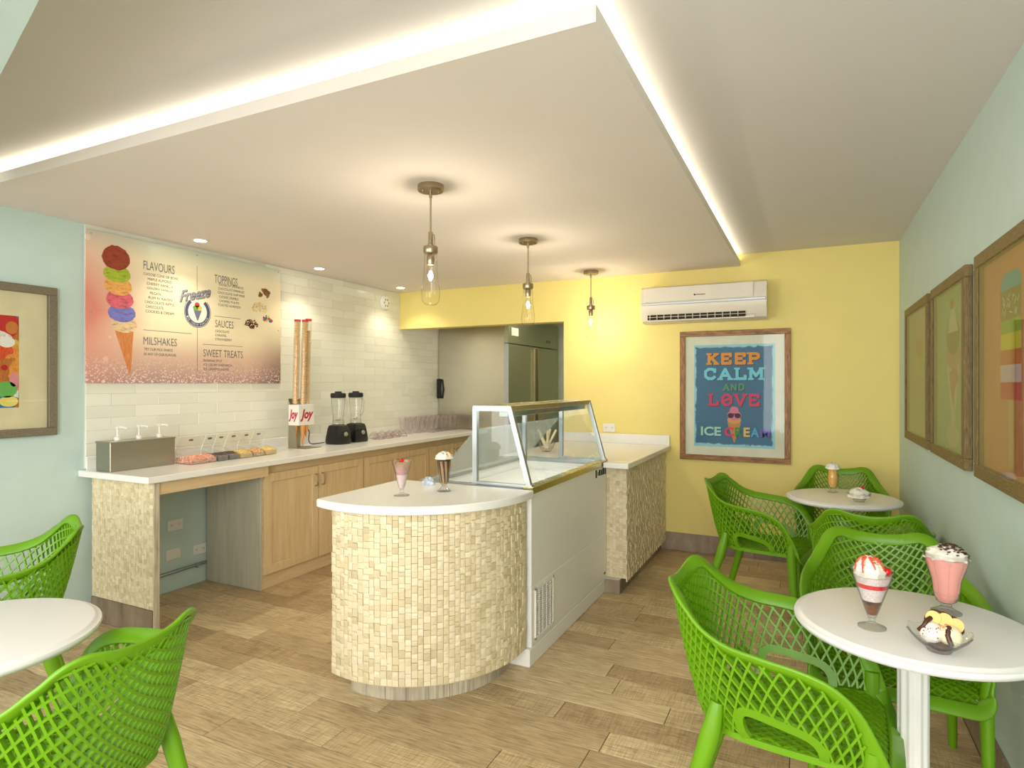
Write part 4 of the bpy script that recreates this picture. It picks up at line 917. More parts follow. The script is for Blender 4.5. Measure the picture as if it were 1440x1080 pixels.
def chair_parts():
    lat = MB(); bb = lambda s: .030 + .036 * (lambda q: q * q * (3 - 2 * q))(min(1, abs(s) / .5)); aa = .0355
    smax = sarc[-1]
    for sg in (-1, 1):
        for k in range(-34, 60):
            run = []; s = -smax
            while s <= smax:
                h = bb(s) * (k + sg * s / aa)
                ok = -.001 <= h <= Hs(s) + .001 and not opening(s, h)
                if ok: run.append((s, max(0, min(h, Hs(s)))))
                if (not ok or s + .006 > smax) and run:
                    if len(run) >= 2:
                        q_ = run[::2] + ([run[-1]] if len(run) % 2 == 0 else [])
                        rib(lat, [wall(*x) for x in q_], [wnorm(*x) for x in q_])
                    run = []
                s += .006
    # seat
    def halfw(y_):
        best = .0
        for i in range(MID, NN - 1):
            if (base[i].y - y_) * (base[i + 1].y - y_) <= 0 and abs(base[i + 1].y - base[i].y) > 1e-6:
                t = (y_ - base[i].y) / (base[i + 1].y - base[i].y); best = max(best, base[i].x * (1 - t) + base[i + 1].x * t)
        if y_ > .235: best = .25 - (y_ - .235) * .4
        return best
    def sz(x, y_): return .430 - .014 * (1 - min(1, (x / .23) ** 2)) * (1 - min(1, max(0, (y_ - .05) / .2))) - (max(0, y_ - .19) ** 2) * 3.2
    seat = MB(); c = .034
    for sg in (-1, 1):
        for k in range(-30, 31):
            run = []; y_ = -.216
            while y_ <= .288:
                x = k * c + sg * (y_ * .85); ok = abs(x) <= halfw(y_)
                if ok: run.append(Vector((x, y_, sz(x, y_))))
                if (not ok or y_ + .01 > .288) and run:
                    if len(run) >= 2: rib(seat, run[::3] + ([run[-1]] if (len(run) - 1) % 3 else []), [Vector((0, 0, 1))] * 60)
                    run = []
                y_ += .01
    # rim: closed flat band, arms and back plus the waterfall front edge
    front = cr([(.250, .255, .445), (.241, .272, .418), (.218, .284, .402), (.17, .289, .404), (.08, .293, .410), (0, .294, .411), (-.08, .293, .410), (-.17, .289, .404), (-.218, .284, .402), (-.241, .272, .418), (-.250, .255, .445)], 4)[1:-1]
    loop = list(rim) + front; n = len(loop); fr = []; rm = MB()
    for i, p in enumerate(loop):
        t = (loop[(i + 1) % n] - loop[i - 1]).normalized()
        if i < NN:
            cen = base[i]; up = (rim[i] - Vector((cen.x, cen.y, cen.z))).normalized(); out = Vector((p.x, p.y + .02, 0)).normalized()
            e = min(1, abs(i - 0) / 12, abs(NN - 1 - i) / 12); d = up * .75 + out * .55 * e
            if abs(p.x) > .2: d = up * .72 + out * .5 * e + Vector((0, 0, .1))
            back = max(0, 1 - abs(i - MID) / 22); d = d.lerp(Vector((0, -.25, 1)), back)
            e2 = 1 - e; d = d.lerp(Vector((0, .75, .6)) , e2 * .8)
        else: d = Vector((p.x * .6, .8, -.75))
        A = (d - t * d.dot(t)).normalized(); B_ = t.cross(A).normalized(); fr.append([A, B_])
    for _ in range(5):
        f2 = []
        for i in range(n):
            a_ = (fr[i - 1][0] + fr[i][0] * 2 + fr[(i + 1) % n][0]).normalized(); t = (loop[(i + 1) % n] - loop[i - 1]).normalized(); a_ = (a_ - t * a_.dot(t)).normalized(); f2.append([a_, t.cross(a_).normalized()])
        fr = f2
    w_, h_ = .0235, .006
    rm.sweep(loop, [(a_, b_) for a_, b_ in fr], [(-w_, -h_ * .6), (-w_ * .9, -h_), (w_ * .85, -h_), (w_, -h_ * .4), (w_, h_ * .4), (w_ * .85, h_), (-w_ * .9, h_), (-w_, h_ * .6)], closed=True)
    # seat ring + slot borders
    rg = MB(); ring = [Vector((p.x, p.y, p.z - .004)) for p in base] + cr([(.239, .235, .425), (.228, .262, .41), (.15, .275, .40), (0, .278, .402), (-.15, .275, .40), (-.228, .262, .41), (-.239, .235, .425)], 3)[1:-1]
    fr2 = [(Vector((0, 0, 1)), (ring[(i + 1) % len(ring)] - ring[i - 1]).normalized().cross(Vector((0, 0, 1))).normalized()) for i in range(len(ring))]
    rg.sweep(ring, fr2, [(-.013, -.005), (.006, -.005), (.006, .005), (-.013, .005)], closed=True)
    sl = []
    for sd in (-1, 1):
        pts = []; nr = []
        for k in range(0, 33):
            t = .5 - .5 * math.cos(PI * k / 32); a = .325 + .25 * t; top = slot_top(t)
            pts.append(wall(sd * a, top)); nr.append(wnorm(sd * a, max(.01, top)))
        m1 = MB(); rib(m1, pts, nr, .026, .014); sl.append(m1)
    return rm, lat, seat, rg, sl
rm, lat, seat, rg, sl = chair_parts()
def leg_mb(top, knee, foot, ra, rb, rc_, el=1.25):
    pts = cr([top, knee, ((knee[0] + foot[0]) / 2, (knee[1] + foot[1]) / 2, (knee[2] + foot[2]) / 2), foot], 5); n = len(pts); mb = MB(); fr = []
    for i, p in enumerate(pts): t = (pts[min(i + 1, n - 1)] - pts[max(i - 1, 0)]).normalized(); A = t.cross(Vector((0, 1, 0))).normalized(); fr.append((A, t.cross(A).normalized()))
    def sec(i):
        q_ = i / (n - 1); r = ra + (rb - ra) * min(1, q_ * 3) if q_ < 1 / 3 else rb + (rc_ - rb) * (q_ - 1 / 3) * 1.5
        return [(r * math.cos(2 * PI * k / 12), r * el * math.sin(2 * PI * k / 12)) for k in range(12)]
    mb.sweep(pts, fr, sec); return mb
chair0 = thing('lattice_armchair', '', 'chair')
rm.build('rim', M['green'], chair0, 50); lt = lat.build('lattice_shell', M['green'], chair0, 0); seat.build('seat', M['green'], chair0, 0)
rg.build('seat_ring', M['green'], chair0, 40); [x_.build('slot_border', M['green'], chair0, 40) for x_ in sl]
for sx in (-1, 1):
    leg_mb((sx * .251, .235, .50), (sx * .247, .235, .40), (sx * .250, .262, 0), .017, .021, .014).build('leg', M['green'], chair0, 60)
    leg_mb((sx * .213, -.155, .51), (sx * .222, -.175, .41), (sx * .250, -.292, 0), .014, .023, .014).build('leg', M['green'], chair0, 60)
CH = [(-.07, 2.055, -4, 'green lattice armchair left of the near right table, by the sundae'),
      (.26, 2.64, -90, 'green lattice armchair behind the near right table, facing the camera'),
      (.275, 3.66, 88, 'green lattice armchair with its back to the camera, at the far table'),
      (-.27, 4.17, -12, 'green lattice armchair left of the far right table, seen from its side'),
      (.195, 4.80, -92, 'green lattice armchair in the corner behind the far right table'),
      (-3.06, 1.32, -114, 'green lattice armchair beyond the left table, against the blue wall'),
      (-1.78, .90, 190, 'green lattice armchair at bottom left with its back to the camera')]
for i, (x, y_, a, lb) in enumerate(CH):
    rz = math.radians(a - 90)
    if i == 0: chair0.location = (x, y_, 0); chair0.rotation_euler = (0, 0, rz); chair0['label'] = lb; chair0['group'] = 'green lattice armchairs'
    else: dup(chair0, (x, y_, 0), rz, lb)

# ================================================================ TABLES
def table(x, y_, label):
    t = thing('round_table', label, 'table', (x, y_, 0), 0, 'white round cafe tables')
    MB().lathe([(0, .708), (.296, .708), (.308, .712), (.314, .720), (.316, .726), (.314, .732), (.303, .7345), (.300, .7385), (.294, .740), (0, .740)], n=72).build('tabletop', M['tabletop'], t, 50)
    MB().lathe([(.038, .02), (.038, .66), (.09, .69), (.10, .708), (0, .708)], n=60, mod=lambda a, j, r, z_: (r * (1 + .07 * math.cos(10 * a)) if j < 2 else r, z_)).build('pedestal', M['tabletop'], t, 50)
    MB().lathe([(0, .001), (.21, .001), (.215, .006), (.205, .014), (.06, .028), (.04, .04), (0, .04)], n=48).build('foot_plate', M['tabletop'], t, 40)
    return t
table(.272, 2.112, 'white round pedestal table at the right with a parfait and pink shake')
table(.184, 4.262, 'white round pedestal table in the far right corner')
table(-2.085, .852, 'white round pedestal table cut off by the left edge')

# ================================================================ DESSERTS
def mound(mb, c, r, h, seed, n=26, amp=.14):
    rr = random.Random(seed); ph = [rr.uniform(0, 6.28) for _ in range(6)]
    prof = [(r * math.cos(t) ** .8 if t < PI / 2 - .01 else 0, h * math.sin(t)) for t in [PI / 2 * k / 9 for k in range(10)]]
    mb.lathe(prof, c, n, lambda a, j, rad, z_: (rad * (1 + amp * math.sin(5 * a + ph[0] + j) * math.cos(3 * a + ph[1] - j * 1.3)), z_ * (1 + amp * .6 * math.sin(4 * a + ph[2] + j))))
    return mb
def scatter(mb, c, r, h, n, sz, seed):
    rr = random.Random(seed)
    for k in range(n):
        a = rr.uniform(0, 2 * PI); q_ = rr.random() ** .5 * .92; z_ = h * math.sqrt(max(0, 1 - q_ * q_)) * 1.03; s_ = sz * rr.uniform(.6, 1.2)
        mb.ball((c[0] + r * q_ * math.cos(a), c[1] + r * q_ * math.sin(a), c[2] + z_), s_, 6, (1.2, .8, .6), .25, k)
    return mb
def inner(prof, z0, z1, sh=.0025):
    """solid filling between two heights inside a glass profile [(r,z)...] (outer wall)"""
    def r_at(z_):
        for (ra_, za), (rb_, zb) in zip(prof, prof[1:]):
            if za <= z_ <= zb and zb > za: return ra_ + (rb_ - ra_) * (z_ - za) / (zb - za)
        return prof[-1][0]
    zs = [z0 + (z1 - z0) * k / 8 for k in range(9)]; return [(0, z0)] + [(max(.002, r_at(z_) - sh), z_) for z_ in zs] + [(0, z1)]
def glass_shell(prof, wall_=.0018):
    o = [(0, 0)] + prof; i = [(max(0, r - wall_), z_) for r, z_ in reversed(prof) if z_ > .022]; return o + i + [(0, i[-1][1])]
# 1 parfait on near table
def g_cone(h, rt, rf, rb=.011): return [(rf, 0), (rf, .003), (rf * .5, .009), (.008, .015), (.009, .026), (.013, .034), (rb + (rt - rb) * .5, .034 + (h - .034) * .48), (rt, h)]
p1 = g_cone(.165, .057, .036); sd = thing('parfait_glass', 'layered parfait with red sauce and cherry on the near right table', 'dessert', (.16, 2.007, .7402))
MB().lathe(glass_shell(p1), n=40).build('glass', M['gware'], sd, 40)
for nm, m_, a, b_ in (('fudge_layer', 'brown', .037, .068), ('crumb_layer', 'top_choc', .068, .078), ('cream_layer', 'speck', .078, .115), ('sauce_layer', 'strawb', .115, .128), ('ice_layer', 'speck', .128, .148)):
    MB().lathe(inner(p1, a, b_), n=32).build(nm, M[m_], sd, 40)
mound(MB(), (-.006, 0, .144), .039, .052, 3, amp=.2).build('whipped_cream', M['cream'], sd, 60); scatter(MB(), (-.006, 0, .146), .035, .051, 120, .0045, 5).build('chopped_nuts', M['nuts'], sd, kind='stuff')
MB().ball((.037, .006, .160), .012, 14).build('cherry', M['cherry'], sd, 60)
b = MB()
for k in range(7):
    a = k * .9 + .2; b.tube([((.010 + .028 * (j / 5) ** .7) * math.cos(a + .08 * j) - .006, (.010 + .028 * (j / 5) ** .7) * math.sin(a + .08 * j), .147 + .053 * math.sqrt(max(0, 1 - (.25 + .72 * j / 5) ** 2))) for j in range(6)], [.0035, .0032, .003, .0028, .0026, .002], 6)
b.build('sauce_drizzle', flat('red_drizzle', (226, 84, 60), .25), sd, 60)
# 2 pink milkshake
def fluted(h, rt, rf): return [(rf, 0), (rf, .003), (rf * .55, .012), (.014, .018), (.015, .028), (.026, .036), (.034, .06), (.038, .10), (rt * .82, .13), (rt * .97, h * .88), (rt, h)]
flm = lambda a, j, r, z_: (r * (1 + (.035 * abs(math.sin(4 * a)) if 4 < j < 10 else 0)), z_)
p2 = fluted(.180, .058, .040); ms = thing('milkshake_glass', 'pink milkshake with cream and chocolate flakes on the near right table', 'dessert', (.372, 2.235, .7402))
MB().lathe(glass_shell(p2), n=48, mod=flm).build('glass', M['gware'], ms, 50); MB().lathe(inner(p2, .034, .165, .002), n=48, mod=lambda a, j, r, z_: (r * (1 + .03 * abs(math.sin(4 * a))), z_)).build('shake', M['pinkshake'], ms, 50)
mound(MB(), (0, 0, .163), .053, .038, 8, amp=.2).build('whipped_cream', M['cream'], ms, 60); scatter(MB(), (.008, -.004, .167), .044, .040, 130, .0038, 9).build('chocolate_flakes', M['choc'], ms, kind='stuff')
# 3 glass dish
def dish(name, label, loc, r, items):
    t = thing(name, label, 'dessert', loc)
    pr = [(.026, 0), (.028, .003), (.03, .008), (r * .62, .02), (r * .86, .036), (r, .05)]
    MB().lathe([(0, 0)] + pr + [(r - .003, .05), (r * .8, .034), (r * .5, .016), (0, .010)], n=48, mod=lambda a, j, q_, z_: (q_ * (1 + .04 * math.sin(8 * a) * (z_ > .03)), z_ + (.004 * math.sin(8 * a) if z_ > .03 else 0))).build('glass_dish', M['gware'], t, 50)
    return t
d1 = dish('sundae_dish', 'cut-glass dish of ice cream with wafer and chocolate on the near right table', (.302, 1.905, .7402), .073, 0)
MB().ball((-.018, -.008, .048), .028, 14, jit=.05).build('scoop', M['cream'], d1, 60); MB().ball((.022, -.010, .046), .027, 14, jit=.05, seed=2).build('scoop', M['vanilla'], d1, 60); MB().ball((.004, .022, .05), .028, 14, jit=.05, seed=3).build('scoop', M['cream'], d1, 60)
b = MB(); scatter(b, (.014, -.012, .045), .026, .026, 50, .004, 3).build('chocolate_crumbs', M['nuts'], d1, kind='stuff')
b = MB(); b.tube([(-.045, -.01, .05), (-.035, -.018, .066), (-.028, -.012, .078), (-.018, 0, .082)], .006, 7); b.tube([(.02, -.038, .03), (.012, -.036, .055), (.018, -.02, .072)], .006, 7); b.ball((.0, -.02, .02), .022, 10, (1.3, 1, .5)); b.build('chocolate_sauce', M['choc'], d1, 60)
for k, (a, px, pz) in enumerate(((-.35, -.012, .082), (.15, .012, .080), (.5, .036, .070))):
    w_ = MB(); w_.lathe([(0, -.006), (.017, -.006), (.019, 0), (.017, .006), (0, .006)], n=16, mat=Matrix.Translation((px, .004, pz)) @ Matrix.Rotation(a, 4, 'Y') @ Matrix.Rotation(1.2, 4, 'X')); wf = w_.build('banana_slice', M['biscuit'], d1, 40)
    w_ = MB(); w_.tube([(px + .0185 * math.cos(q_) * math.cos(a), .004 + .0185 * math.sin(q_) * .36, pz + .0185 * math.sin(q_) * .93 - .0185 * math.cos(q_) * math.sin(a)) for q_ in [2 * PI * j / 16 for j in range(16)]], .003, 6, True); w_.build('chocolate_rim', M['choc'], wf)
rr = random.Random(3); b = MB()
for k in range(18): b.ball((-.022 + rr.uniform(-.018, .018), -.03 + rr.uniform(-.006, .004), .052 + rr.uniform(-.012, .016)), .0018, 6)
b.build('sprinkles', M['cherry'], d1, kind='stuff')
# 4 far table
p4 = fluted(.165, .036, .030); p4 = [(r if i < 4 else r * .85, z_) for i, (r, z_) in enumerate(p4)]; p4[-1] = (.038, .165)
t4 = thing('milkshake_glass', 'tall orange milkshake topped with cream on the far right table', 'dessert', (.135, 4.395, .7402))
MB().lathe(glass_shell(p4), n=32).build('glass', M['gware'], t4, 50); MB().lathe(inner(p4, .032, .150), n=28).build('shake', M['orange'], t4, 50)
mound(MB(), (0, 0, .150), .041, .036, 12).build('whipped_cream', M['cream'], t4, 60); scatter(MB(), (0, 0, .152), .028, .036, 18, .0035, 13).build('chocolate_flakes', M['choc'], t4, kind='stuff')
d2 = dish('sundae_dish', 'small glass dish of cream with red cherry on the far right table', (.263, 4.115, .7402), .062, 0)
mound(MB(), (0, 0, .026), .056, .052, 15, amp=.2).build('whipped_cream', M['cream'], d2, 60); MB().ball((.014, -.006, .08), .012, 12).build('cherry', M['cherry'], d2, 60)
scatter(MB(), (0, 0, .03), .05, .05, 20, .003, 16).build('chocolate_flakes', M['choc'], d2, kind='stuff')
# 5/6 curved counter glasses
p5 = g_cone(.165, .047, .037); t5 = thing('parfait_glass', 'cherry-topped parfait glass, left one on the curved counter', 'dessert', (-1.742, 2.385, .9002))
MB().lathe(glass_shell(p5), n=40, mod=lambda a, j, r, z_: (r * (1 + .025 * math.sin(10 * a) * (z_ > .04)), z_)).build('glass', M['gpurple'], t5, 50)
MB().lathe(inner(p5, .036, .10), n=28).build('cream_layer', M['speck'], t5, 40); MB().lathe(inner(p5, .10, .135, .006), n=28).build('rose_layer', M['rose'], t5, 40)
mound(MB(), (0, 0, .134), .032, .026, 17, amp=.05).build('scoop', M['mocha'], t5, 60); MB().ball((0, 0, .166), .0105, 12).build('cherry', M['cherry'], t5, 60)
p6 = [(.034, 0), (.034, .003), (.018, .016), (.010, .026), (.014, .034), (.022, .04), (.028, .09), (.034, .14), (.036, .17)]
t6 = thing('milkshake_glass', 'chocolate-streaked milkshake, right one on the curved counter', 'dessert', (-1.625, 2.575, .9002))
MB().lathe(glass_shell(p6), n=32).build('glass', M['gware'], t6, 50); MB().lathe(inner(p6, .035, .162, .004), n=28).build('shake', M['mocha'], t6, 50)
b = MB()
for k, a in enumerate((.3, 1.3, 2.4, 3.4, 4.3, 5.1, 5.9)):
    pts = []
    for j in range(8): z_ = .16 - j * .0165; r_ = .0295 - (.016 - 0) * 0 - (.162 - z_) * .085; pts.append(((r_) * math.cos(a + .05 * j), (r_) * math.sin(a + .05 * j), z_))
    b.tube(pts, [.006, .0062, .0055, .0045, .004, .0035, .003, .002], 6)
b.lathe([(.018, .150), (.0335, .150), (.0335, .164), (.02, .166)], n=24); b.build('chocolate_streaks', M['choc'], t6, 60)
mound(MB(), (0, 0, .160), .042, .034, 19, amp=.16).build('whipped_cream', M['cream'], t6, 60)
for c, sd_ in (((226, 120, 50), 20), ((90, 150, 190), 21), ((130, 170, 60), 22), ((220, 180, 60), 23)): scatter(MB(), (0, 0, .163), .036, .033, 4, .006, sd_).build('candy_bits', ink(c), t6, kind='stuff')
# small packet at the far corner of the curved counter
pk = MB(); mound(pk, (0, 0, 0), .045, .05, 31, 14, .3); pk = pk.build('snack_packet', flat('packet_foil', (190, 200, 214), .3, var=.3, scale=40)); pk.location = (-1.80, 2.70, .9002); pk.scale = (.8, .55, .75); tag(pk, 'crumpled silvery packet at the back corner of the curved counter', 'packet')

# ================================================================ ITEMS ON THE LEFT WORKTOP
TZ = .9102
sb = thing('sauce_dispenser', 'steel box sauce dispenser with three white pumps', 'dispenser', (-3.765, 2.405, TZ))
MB().box(-.07, .07, -.205, .205, 0, .172, .003).build('housing', M['steel'], sb); MB().box(-.074, .074, -.208, .208, .168, .178, .002).build('lid', M['steel'], sb)
for yy in (-.12, .012, .145):
    p = MB(); p.lathe([(.018, .178), (.018, .198), (.010, .202), (.005, .204), (.005, .250), (.012, .252), (.013, .262), (0, .263)], (0, yy, 0), 16); p.tube([(0, yy, .257), (.02, yy + .02, .258), (.036, yy + .036, .250)], [.006, .0055, .0045], 8); p.build('pump', M['plasticw'], sb)
bins = [(2.63, .19, 'top_pink', 'pink crumbs', 'low clear bin of pink crumbs beside the steel sauce dispenser'), (2.825, .085, 'top_choc', 'dark crumbs', 'narrow clear bin of dark chocolate crumbs, right of the pink crumbs'), (2.915, .085, 'top_choc', '', 'second narrow clear bin of chocolate crumbs, left of the golden nuts'), (3.005, .11, 'top_yellow', '', 'clear bin of golden nuts in the middle of the topping bins'), (3.12, .10, 'top_mix', '', 'clear bin of mixed orange and brown candy'), (3.225, .11, 'top_yellow', '', 'clear bin of golden nuts at the right end of the topping bins')]
for k, (y0, w_, m_, _n, lb) in enumerate(bins):
    t = thing('topping_bin', lb, 'container', (-3.64, y0 + w_ / 2, TZ), 0, 'clear topping bins'); h2 = w_ / 2 - .003
    b = MB(); hh = .055
    b.box(-.09, .075, -h2, h2, 0, .003).box(.072, .075, -h2, h2, .003, hh - .015).box(-.09, -.087, -h2, h2, .003, hh + .02)
    for sy in (-1, 1): b.add([(-.09, sy * h2, .003), (.075, sy * h2, .003), (.075, sy * h2, hh - .015), (-.09, sy * h2, hh + .02)], [(0, 1, 2, 3)])
    b.build('tub', M['acrylic'], t, 0)
    rr = random.Random(k); f = MB(); nx, ny = 14, max(6, int(w_ / .012)); G = {}
    vs = [( -.085 + .155 * i / nx, -h2 + .003 + (2 * h2 - .006) * j / ny, .030 + .018 * math.sin(PI * i / nx) + rr.uniform(-.004, .004)) for i in range(nx + 1) for j in range(ny + 1)]
    fs = [(i * (ny + 1) + j, (i + 1) * (ny + 1) + j, (i + 1) * (ny + 1) + j + 1, i * (ny + 1) + j + 1) for i in range(nx) for j in range(ny)]
    nvs = len(vs); bd = [i * (ny + 1) for i in range(nx + 1)] + [nx * (ny + 1) + j for j in range(1, ny + 1)] + [i * (ny + 1) + ny for i in range(nx - 1, -1, -1)] + [j for j in range(ny - 1, 0, -1)]
    vs += [(vs[q_][0], vs[q_][1], .0035) for q_ in bd]; fs += [(bd[q_], bd[(q_ + 1) % len(bd)], nvs + (q_ + 1) % len(bd), nvs + q_) for q_ in range(len(bd))]
    f.add(vs, fs).build('topping', M[m_], t, 0, kind='stuff')
    l_ = MB(); lm = Matrix.Translation((-.088, 0, hh + .022)) @ Matrix.Rotation(math.radians(-62), 4, 'Y'); l_.box(0, .105, -h2, h2, 0, .003, 0, lm); lo = l_.build('lid', M['acrylic'], t, 0)
    l_ = MB(); l_.box(.07, .082, -.014, .014, .003, .010, .001, lm); l_.build('handle', M['black'], lo, 0)
# cone dispenser
cdp = thing('cone_dispenser', 'tall cone dispenser, clear tubes of stacked cones and red caps', 'dispenser', (-3.735, 3.745, TZ))
b = MB(); b.box(-.075, -.068, -.075, .06, .0, .40, .002).box(-.075, .12, -.075, .10, 0, .004, .001)
b.add([(-.068, -.075, .004), (.03, -.075, .004), (-.02, -.075, .30), (-.068, -.075, .40)], [(0, 1, 2, 3)]); b.build('stand', M['steel'], cdp)
W3 = [(-.018, -.048), (.020, -.002), (.005, .050)]
bxm = MB(); bxm.box(-.06, .052, -.082, .090, .185, .352, .003); bxm.build('holder_box', M['plasticw'], cdp)
mb = MB(); text_mb(mb, 'Joy', (-.065, .215, .08, .315), lambda u, v, w=0: (.0525 + w, u, v), .0006, .04, .3); mb.build('lettering', ink((190, 30, 60)), cdp)
mb = MB(); text_mb(mb, 'Joy', (-.053, .215, .045, .315), lambda u, v, w=0: (u, -.0825 - w, v), .0006, .04, .3); mb.build('lettering', ink((190, 30, 60)), cdp)
for k, (px, py) in enumerate(W3):
    tz = (1.045, 1.045, 1.058)[k]; sh = lambda z_, py=py: (px + 0, py + (z_ - .35) * .035)
    rr_ = .0245
    tb_ = MB(); x0, y0 = sh(.352); x1, y1 = sh(tz); tb_.tube([(x0, y0, .352), (x1, y1, tz)], rr_, 24); tb_.f = [f for f in tb_.f if len(f) == 4]; tb_.build('tube', M['acrylic'], cdp)
    cpm = MB(); cpm.tube([(x1, y1, tz - .016), (x1, y1, tz)], rr_ + .0015, 24); cpm.build('cap', M['red'], cdp)
    st = MB(); z_ = .36; top = (tz - .02, tz - .02, tz - .09)[k]
    while z_ < top - .02:
        x_, y2 = sh(z_); st.lathe([(.010, 0), (.0165, .006), (.0215, .014), (.0215, .0195), (.017, .020)], (x_, y2, z_), 14); z_ += .0215
    st.build('cone_stack', M['coneg'], cdp, 40, kind='stuff')
    tip = MB(); x_, y2 = sh(.2); L_ = (.17, .17, .10)[k]; tip.lathe([(.0, .185 - L_), (.004, .186 - L_), (.019, .155), (.021, .186), (0, .186)], (x_ + .0, y2, 0), 16); tip.build('wafer_cone', M['cone'], cdp, 40)
# blenders
def blender(loc, rz, label):
    t = thing('blender', label, 'blender', loc, rz, 'black countertop blenders')
    prof = [(.082, 0), (.086, .02), (.082, .06), (.070, .135), (.062, .158), (.045, .166)]
    b = MB(); vs = []; fs = []; nn_ = 20
    for r_, z_ in prof:
        for k in range(nn_):
            a = 2 * PI * k / nn_ + PI / nn_; c_, s_ = math.cos(a), math.sin(a); q_ = (abs(c_) ** 5 + abs(s_) ** 5) ** (-1 / 5); vs.append((r_ * q_ * c_ * 1.08, r_ * q_ * s_, z_))
    for j in range(len(prof) - 1):
        for k in range(nn_): q_ = (k + 1) % nn_; fs.append((j * nn_ + k, j * nn_ + q_, (j + 1) * nn_ + q_, (j + 1) * nn_ + k))
    fs.append(tuple(range(nn_ - 1, -1, -1))); fs.append(tuple((len(prof) - 1) * nn_ + k for k in range(nn_))); b.add(vs, fs).build('motor_base', M['black'], t, 40)
    MB().lathe([(.020, 0), (.020, .008), (.016, .014), (0, .014)], n=20, mat=Matrix.Translation((.081, .01, .085)) @ Matrix.Rotation(PI / 2 - .15, 4, 'Y')).build('dial', M['alu'], t)
    MB().box(.078, .086, -.045, .05, .045, .12, .003, Matrix.Rotation(-.0, 4, 'Y')).build('control_panel', M['rubber'], t)
    for sx in (-.06, .06):
        for sy in (-.055, .055): pass
    MB().sheet([(.040, .166), (.048, .17), (.048, .20), (.044, .205), (.046, .23), (.056, .33), (.062, .405)], n=32, mod=lambda a, j, r, z_: (r * (1 + (.03 * math.cos(4 * a) if j > 3 else 0)), z_)).build('jar', M['gware'], t, 50)
    MB().lathe([(.046, .166), (.050, .17), (.050, .195), (.047, .200), (0, .2)], n=28).build('blade_collar', M['acrylic'], t)
    bl = MB(); bl.tube([(-.025, 0, .214), (0, 0, .207), (.025, 0, .214)], .003, 6); bl.tube([(0, -.025, .212), (0, 0, .207), (0, .025, .212)], .003, 6); bl.build('blade', M['alu'], t)
    MB().lathe([(0, .398), (.058, .398), (.064, .402), (.066, .415), (.066, .432), (.060, .440), (.03, .442), (.028, .455), (0, .456)], n=32).build('lid', M['rubber'], t, 40)
    MB().tube([(0, .060, .385), (0, .088, .38), (0, .096, .36), (0, .092, .27), (0, .072, .24), (0, .053, .235)], .008, 8).build('handle', M['acrylic'], t)
    return t
blender((-3.69, 4.13, TZ), math.radians(-8), 'left black blender with clear jar, next to the cone dispenser')
blender((-3.70, 4.37, TZ), math.radians(-8), 'right black blender with clear jar, next to the glass bowls')
cb = MB(); cb.tube(cr([(XL + .03, 3.985, 1.04), (XL + .06, 3.97, 1.05), (XL + .09, 3.97, 1.02), (XL + .08, 3.975, .95), (XL + .10, 3.98, .917), (XL + .15, 4.02, .918), (XL + .19, 4.05, .925)], 5), .004, 6); cb = cb.build('cable', M['rubber']); tag(cb, 'black blender power cord looping from the outlet behind', 'cord')
MB().box(XL + .0205, XL + .05, 3.972, 3.998, 1.03, 1.052, .003).build('plug', M['rubber'], cb)
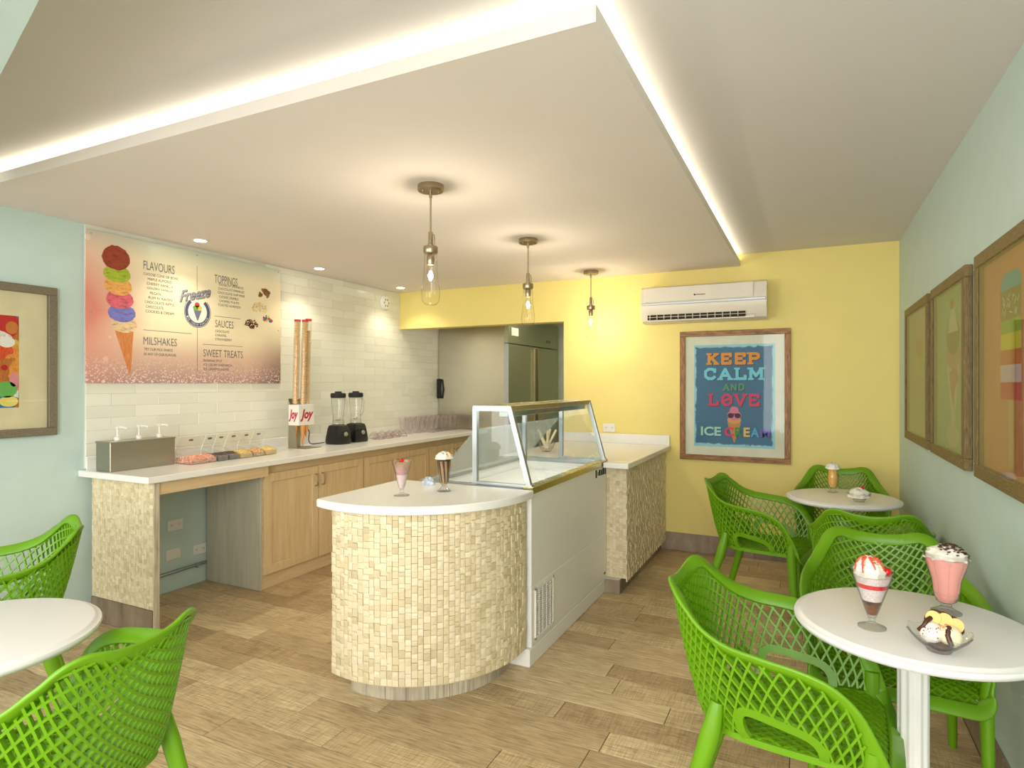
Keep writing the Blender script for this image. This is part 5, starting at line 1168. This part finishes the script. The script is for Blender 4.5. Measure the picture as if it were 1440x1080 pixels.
# upturned glass bowls
bw0 = thing('glass_bowl', 'upturned glass bowl right beside the blenders, first of the front row', 'bowl', (-3.65, 4.63, TZ), 0, 'upturned glass bowls')
MB().lathe([(.055, 0), (.056, .004), (.050, .02), (.036, .042), (.022, .052), (.021, .060), (0, .060), (0, .05), (.030, .044), (.046, .02), (.053, 0)], n=28, mod=lambda a, j, r, z_: (r * (1 + .03 * math.sin(12 * a) * (.001 < z_ < .045)), z_)).build('glass', M['gpurple'], bw0, 50)
for (x, y_), lb in (((-3.64, 4.755), 'second upturned glass bowl from the blenders, front row'), ((-3.65, 4.88), 'third upturned glass bowl from the blenders, front row'), ((-3.655, 5.005), 'last upturned glass bowl of the front row, nearest the soda glasses'), ((-3.755, 4.70), 'upturned glass bowl of the back row nearest the blenders'), ((-3.765, 4.83), 'second upturned glass bowl of the back row, against the tiles'), ((-3.76, 4.95), 'third upturned glass bowl of the back row, against the tiles'), ((-3.77, 5.075), 'last upturned glass bowl of the back row, by the soda glasses')): dup(bw0, (x, y_, TZ), R.uniform(0, 1), lb)
gl0 = thing('soda_glass', 'first empty soda glass from the left in the middle row', 'glass', (-3.74, 5.27, TZ), 0, 'empty soda glasses at the end of the worktop')
pg = [(.032, 0), (.032, .003), (.012, .012), (.009, .022), (.014, .03), (.022, .045), (.026, .09), (.036, .15), (.040, .165)]
MB().lathe(glass_shell(pg, .002), n=22, mod=lambda a, j, r, z_: (r * (1 + .03 * math.sin(8 * a) * (z_ > .04)), z_)).build('glass', M['gpurple'], gl0, 50)
ORD = ('first', 'second', 'third', 'fourth', 'fifth', 'sixth', 'seventh', 'last')
for j, xx in enumerate((-3.84, -3.74, -3.64)):
    for k in range(8):
        if (j, k) == (1, 0) or (j == 2 and k < 2): continue
        dup(gl0, (xx + R.uniform(-.006, .006), 5.27 + k * .098 + R.uniform(-.005, .005) + j * .02, TZ), R.uniform(0, 1), ORD[k] + ' empty soda glass from the left in the ' + ('back row by the tiles', 'middle row', 'front row of the worktop end')[j])
# bowl of wafers behind the freezer glass, on the right worktop
wb_ = thing('wafer_bowl', 'glass bowl with rolled wafers on the right worktop behind the canopy', 'bowl', (-1.86, 4.45, .9002))
MB().lathe([(0, 0), (.03, 0), (.032, .004), (.055, .03), (.07, .075), (.067, .075), (.05, .03), (0, .01)], n=28).build('glass', M['gware'], wb_, 40)
for k, (a, e) in enumerate(((.2, .5), (1.6, .55), (2.8, .6), (4.0, .45), (5.2, .5))):
    w_ = MB(); d = Vector((math.cos(a) * e, math.sin(a) * e, 1)).normalized(); w_.tube([Vector((0, 0, .018)) + d * 0 + Vector((math.cos(a + 2) * .012, math.sin(a + 2) * .012, 0)), Vector((0, 0, .018)) + d * .17], .009, 10); w_.build('rolled_wafer', M['vanilla'], wb_)
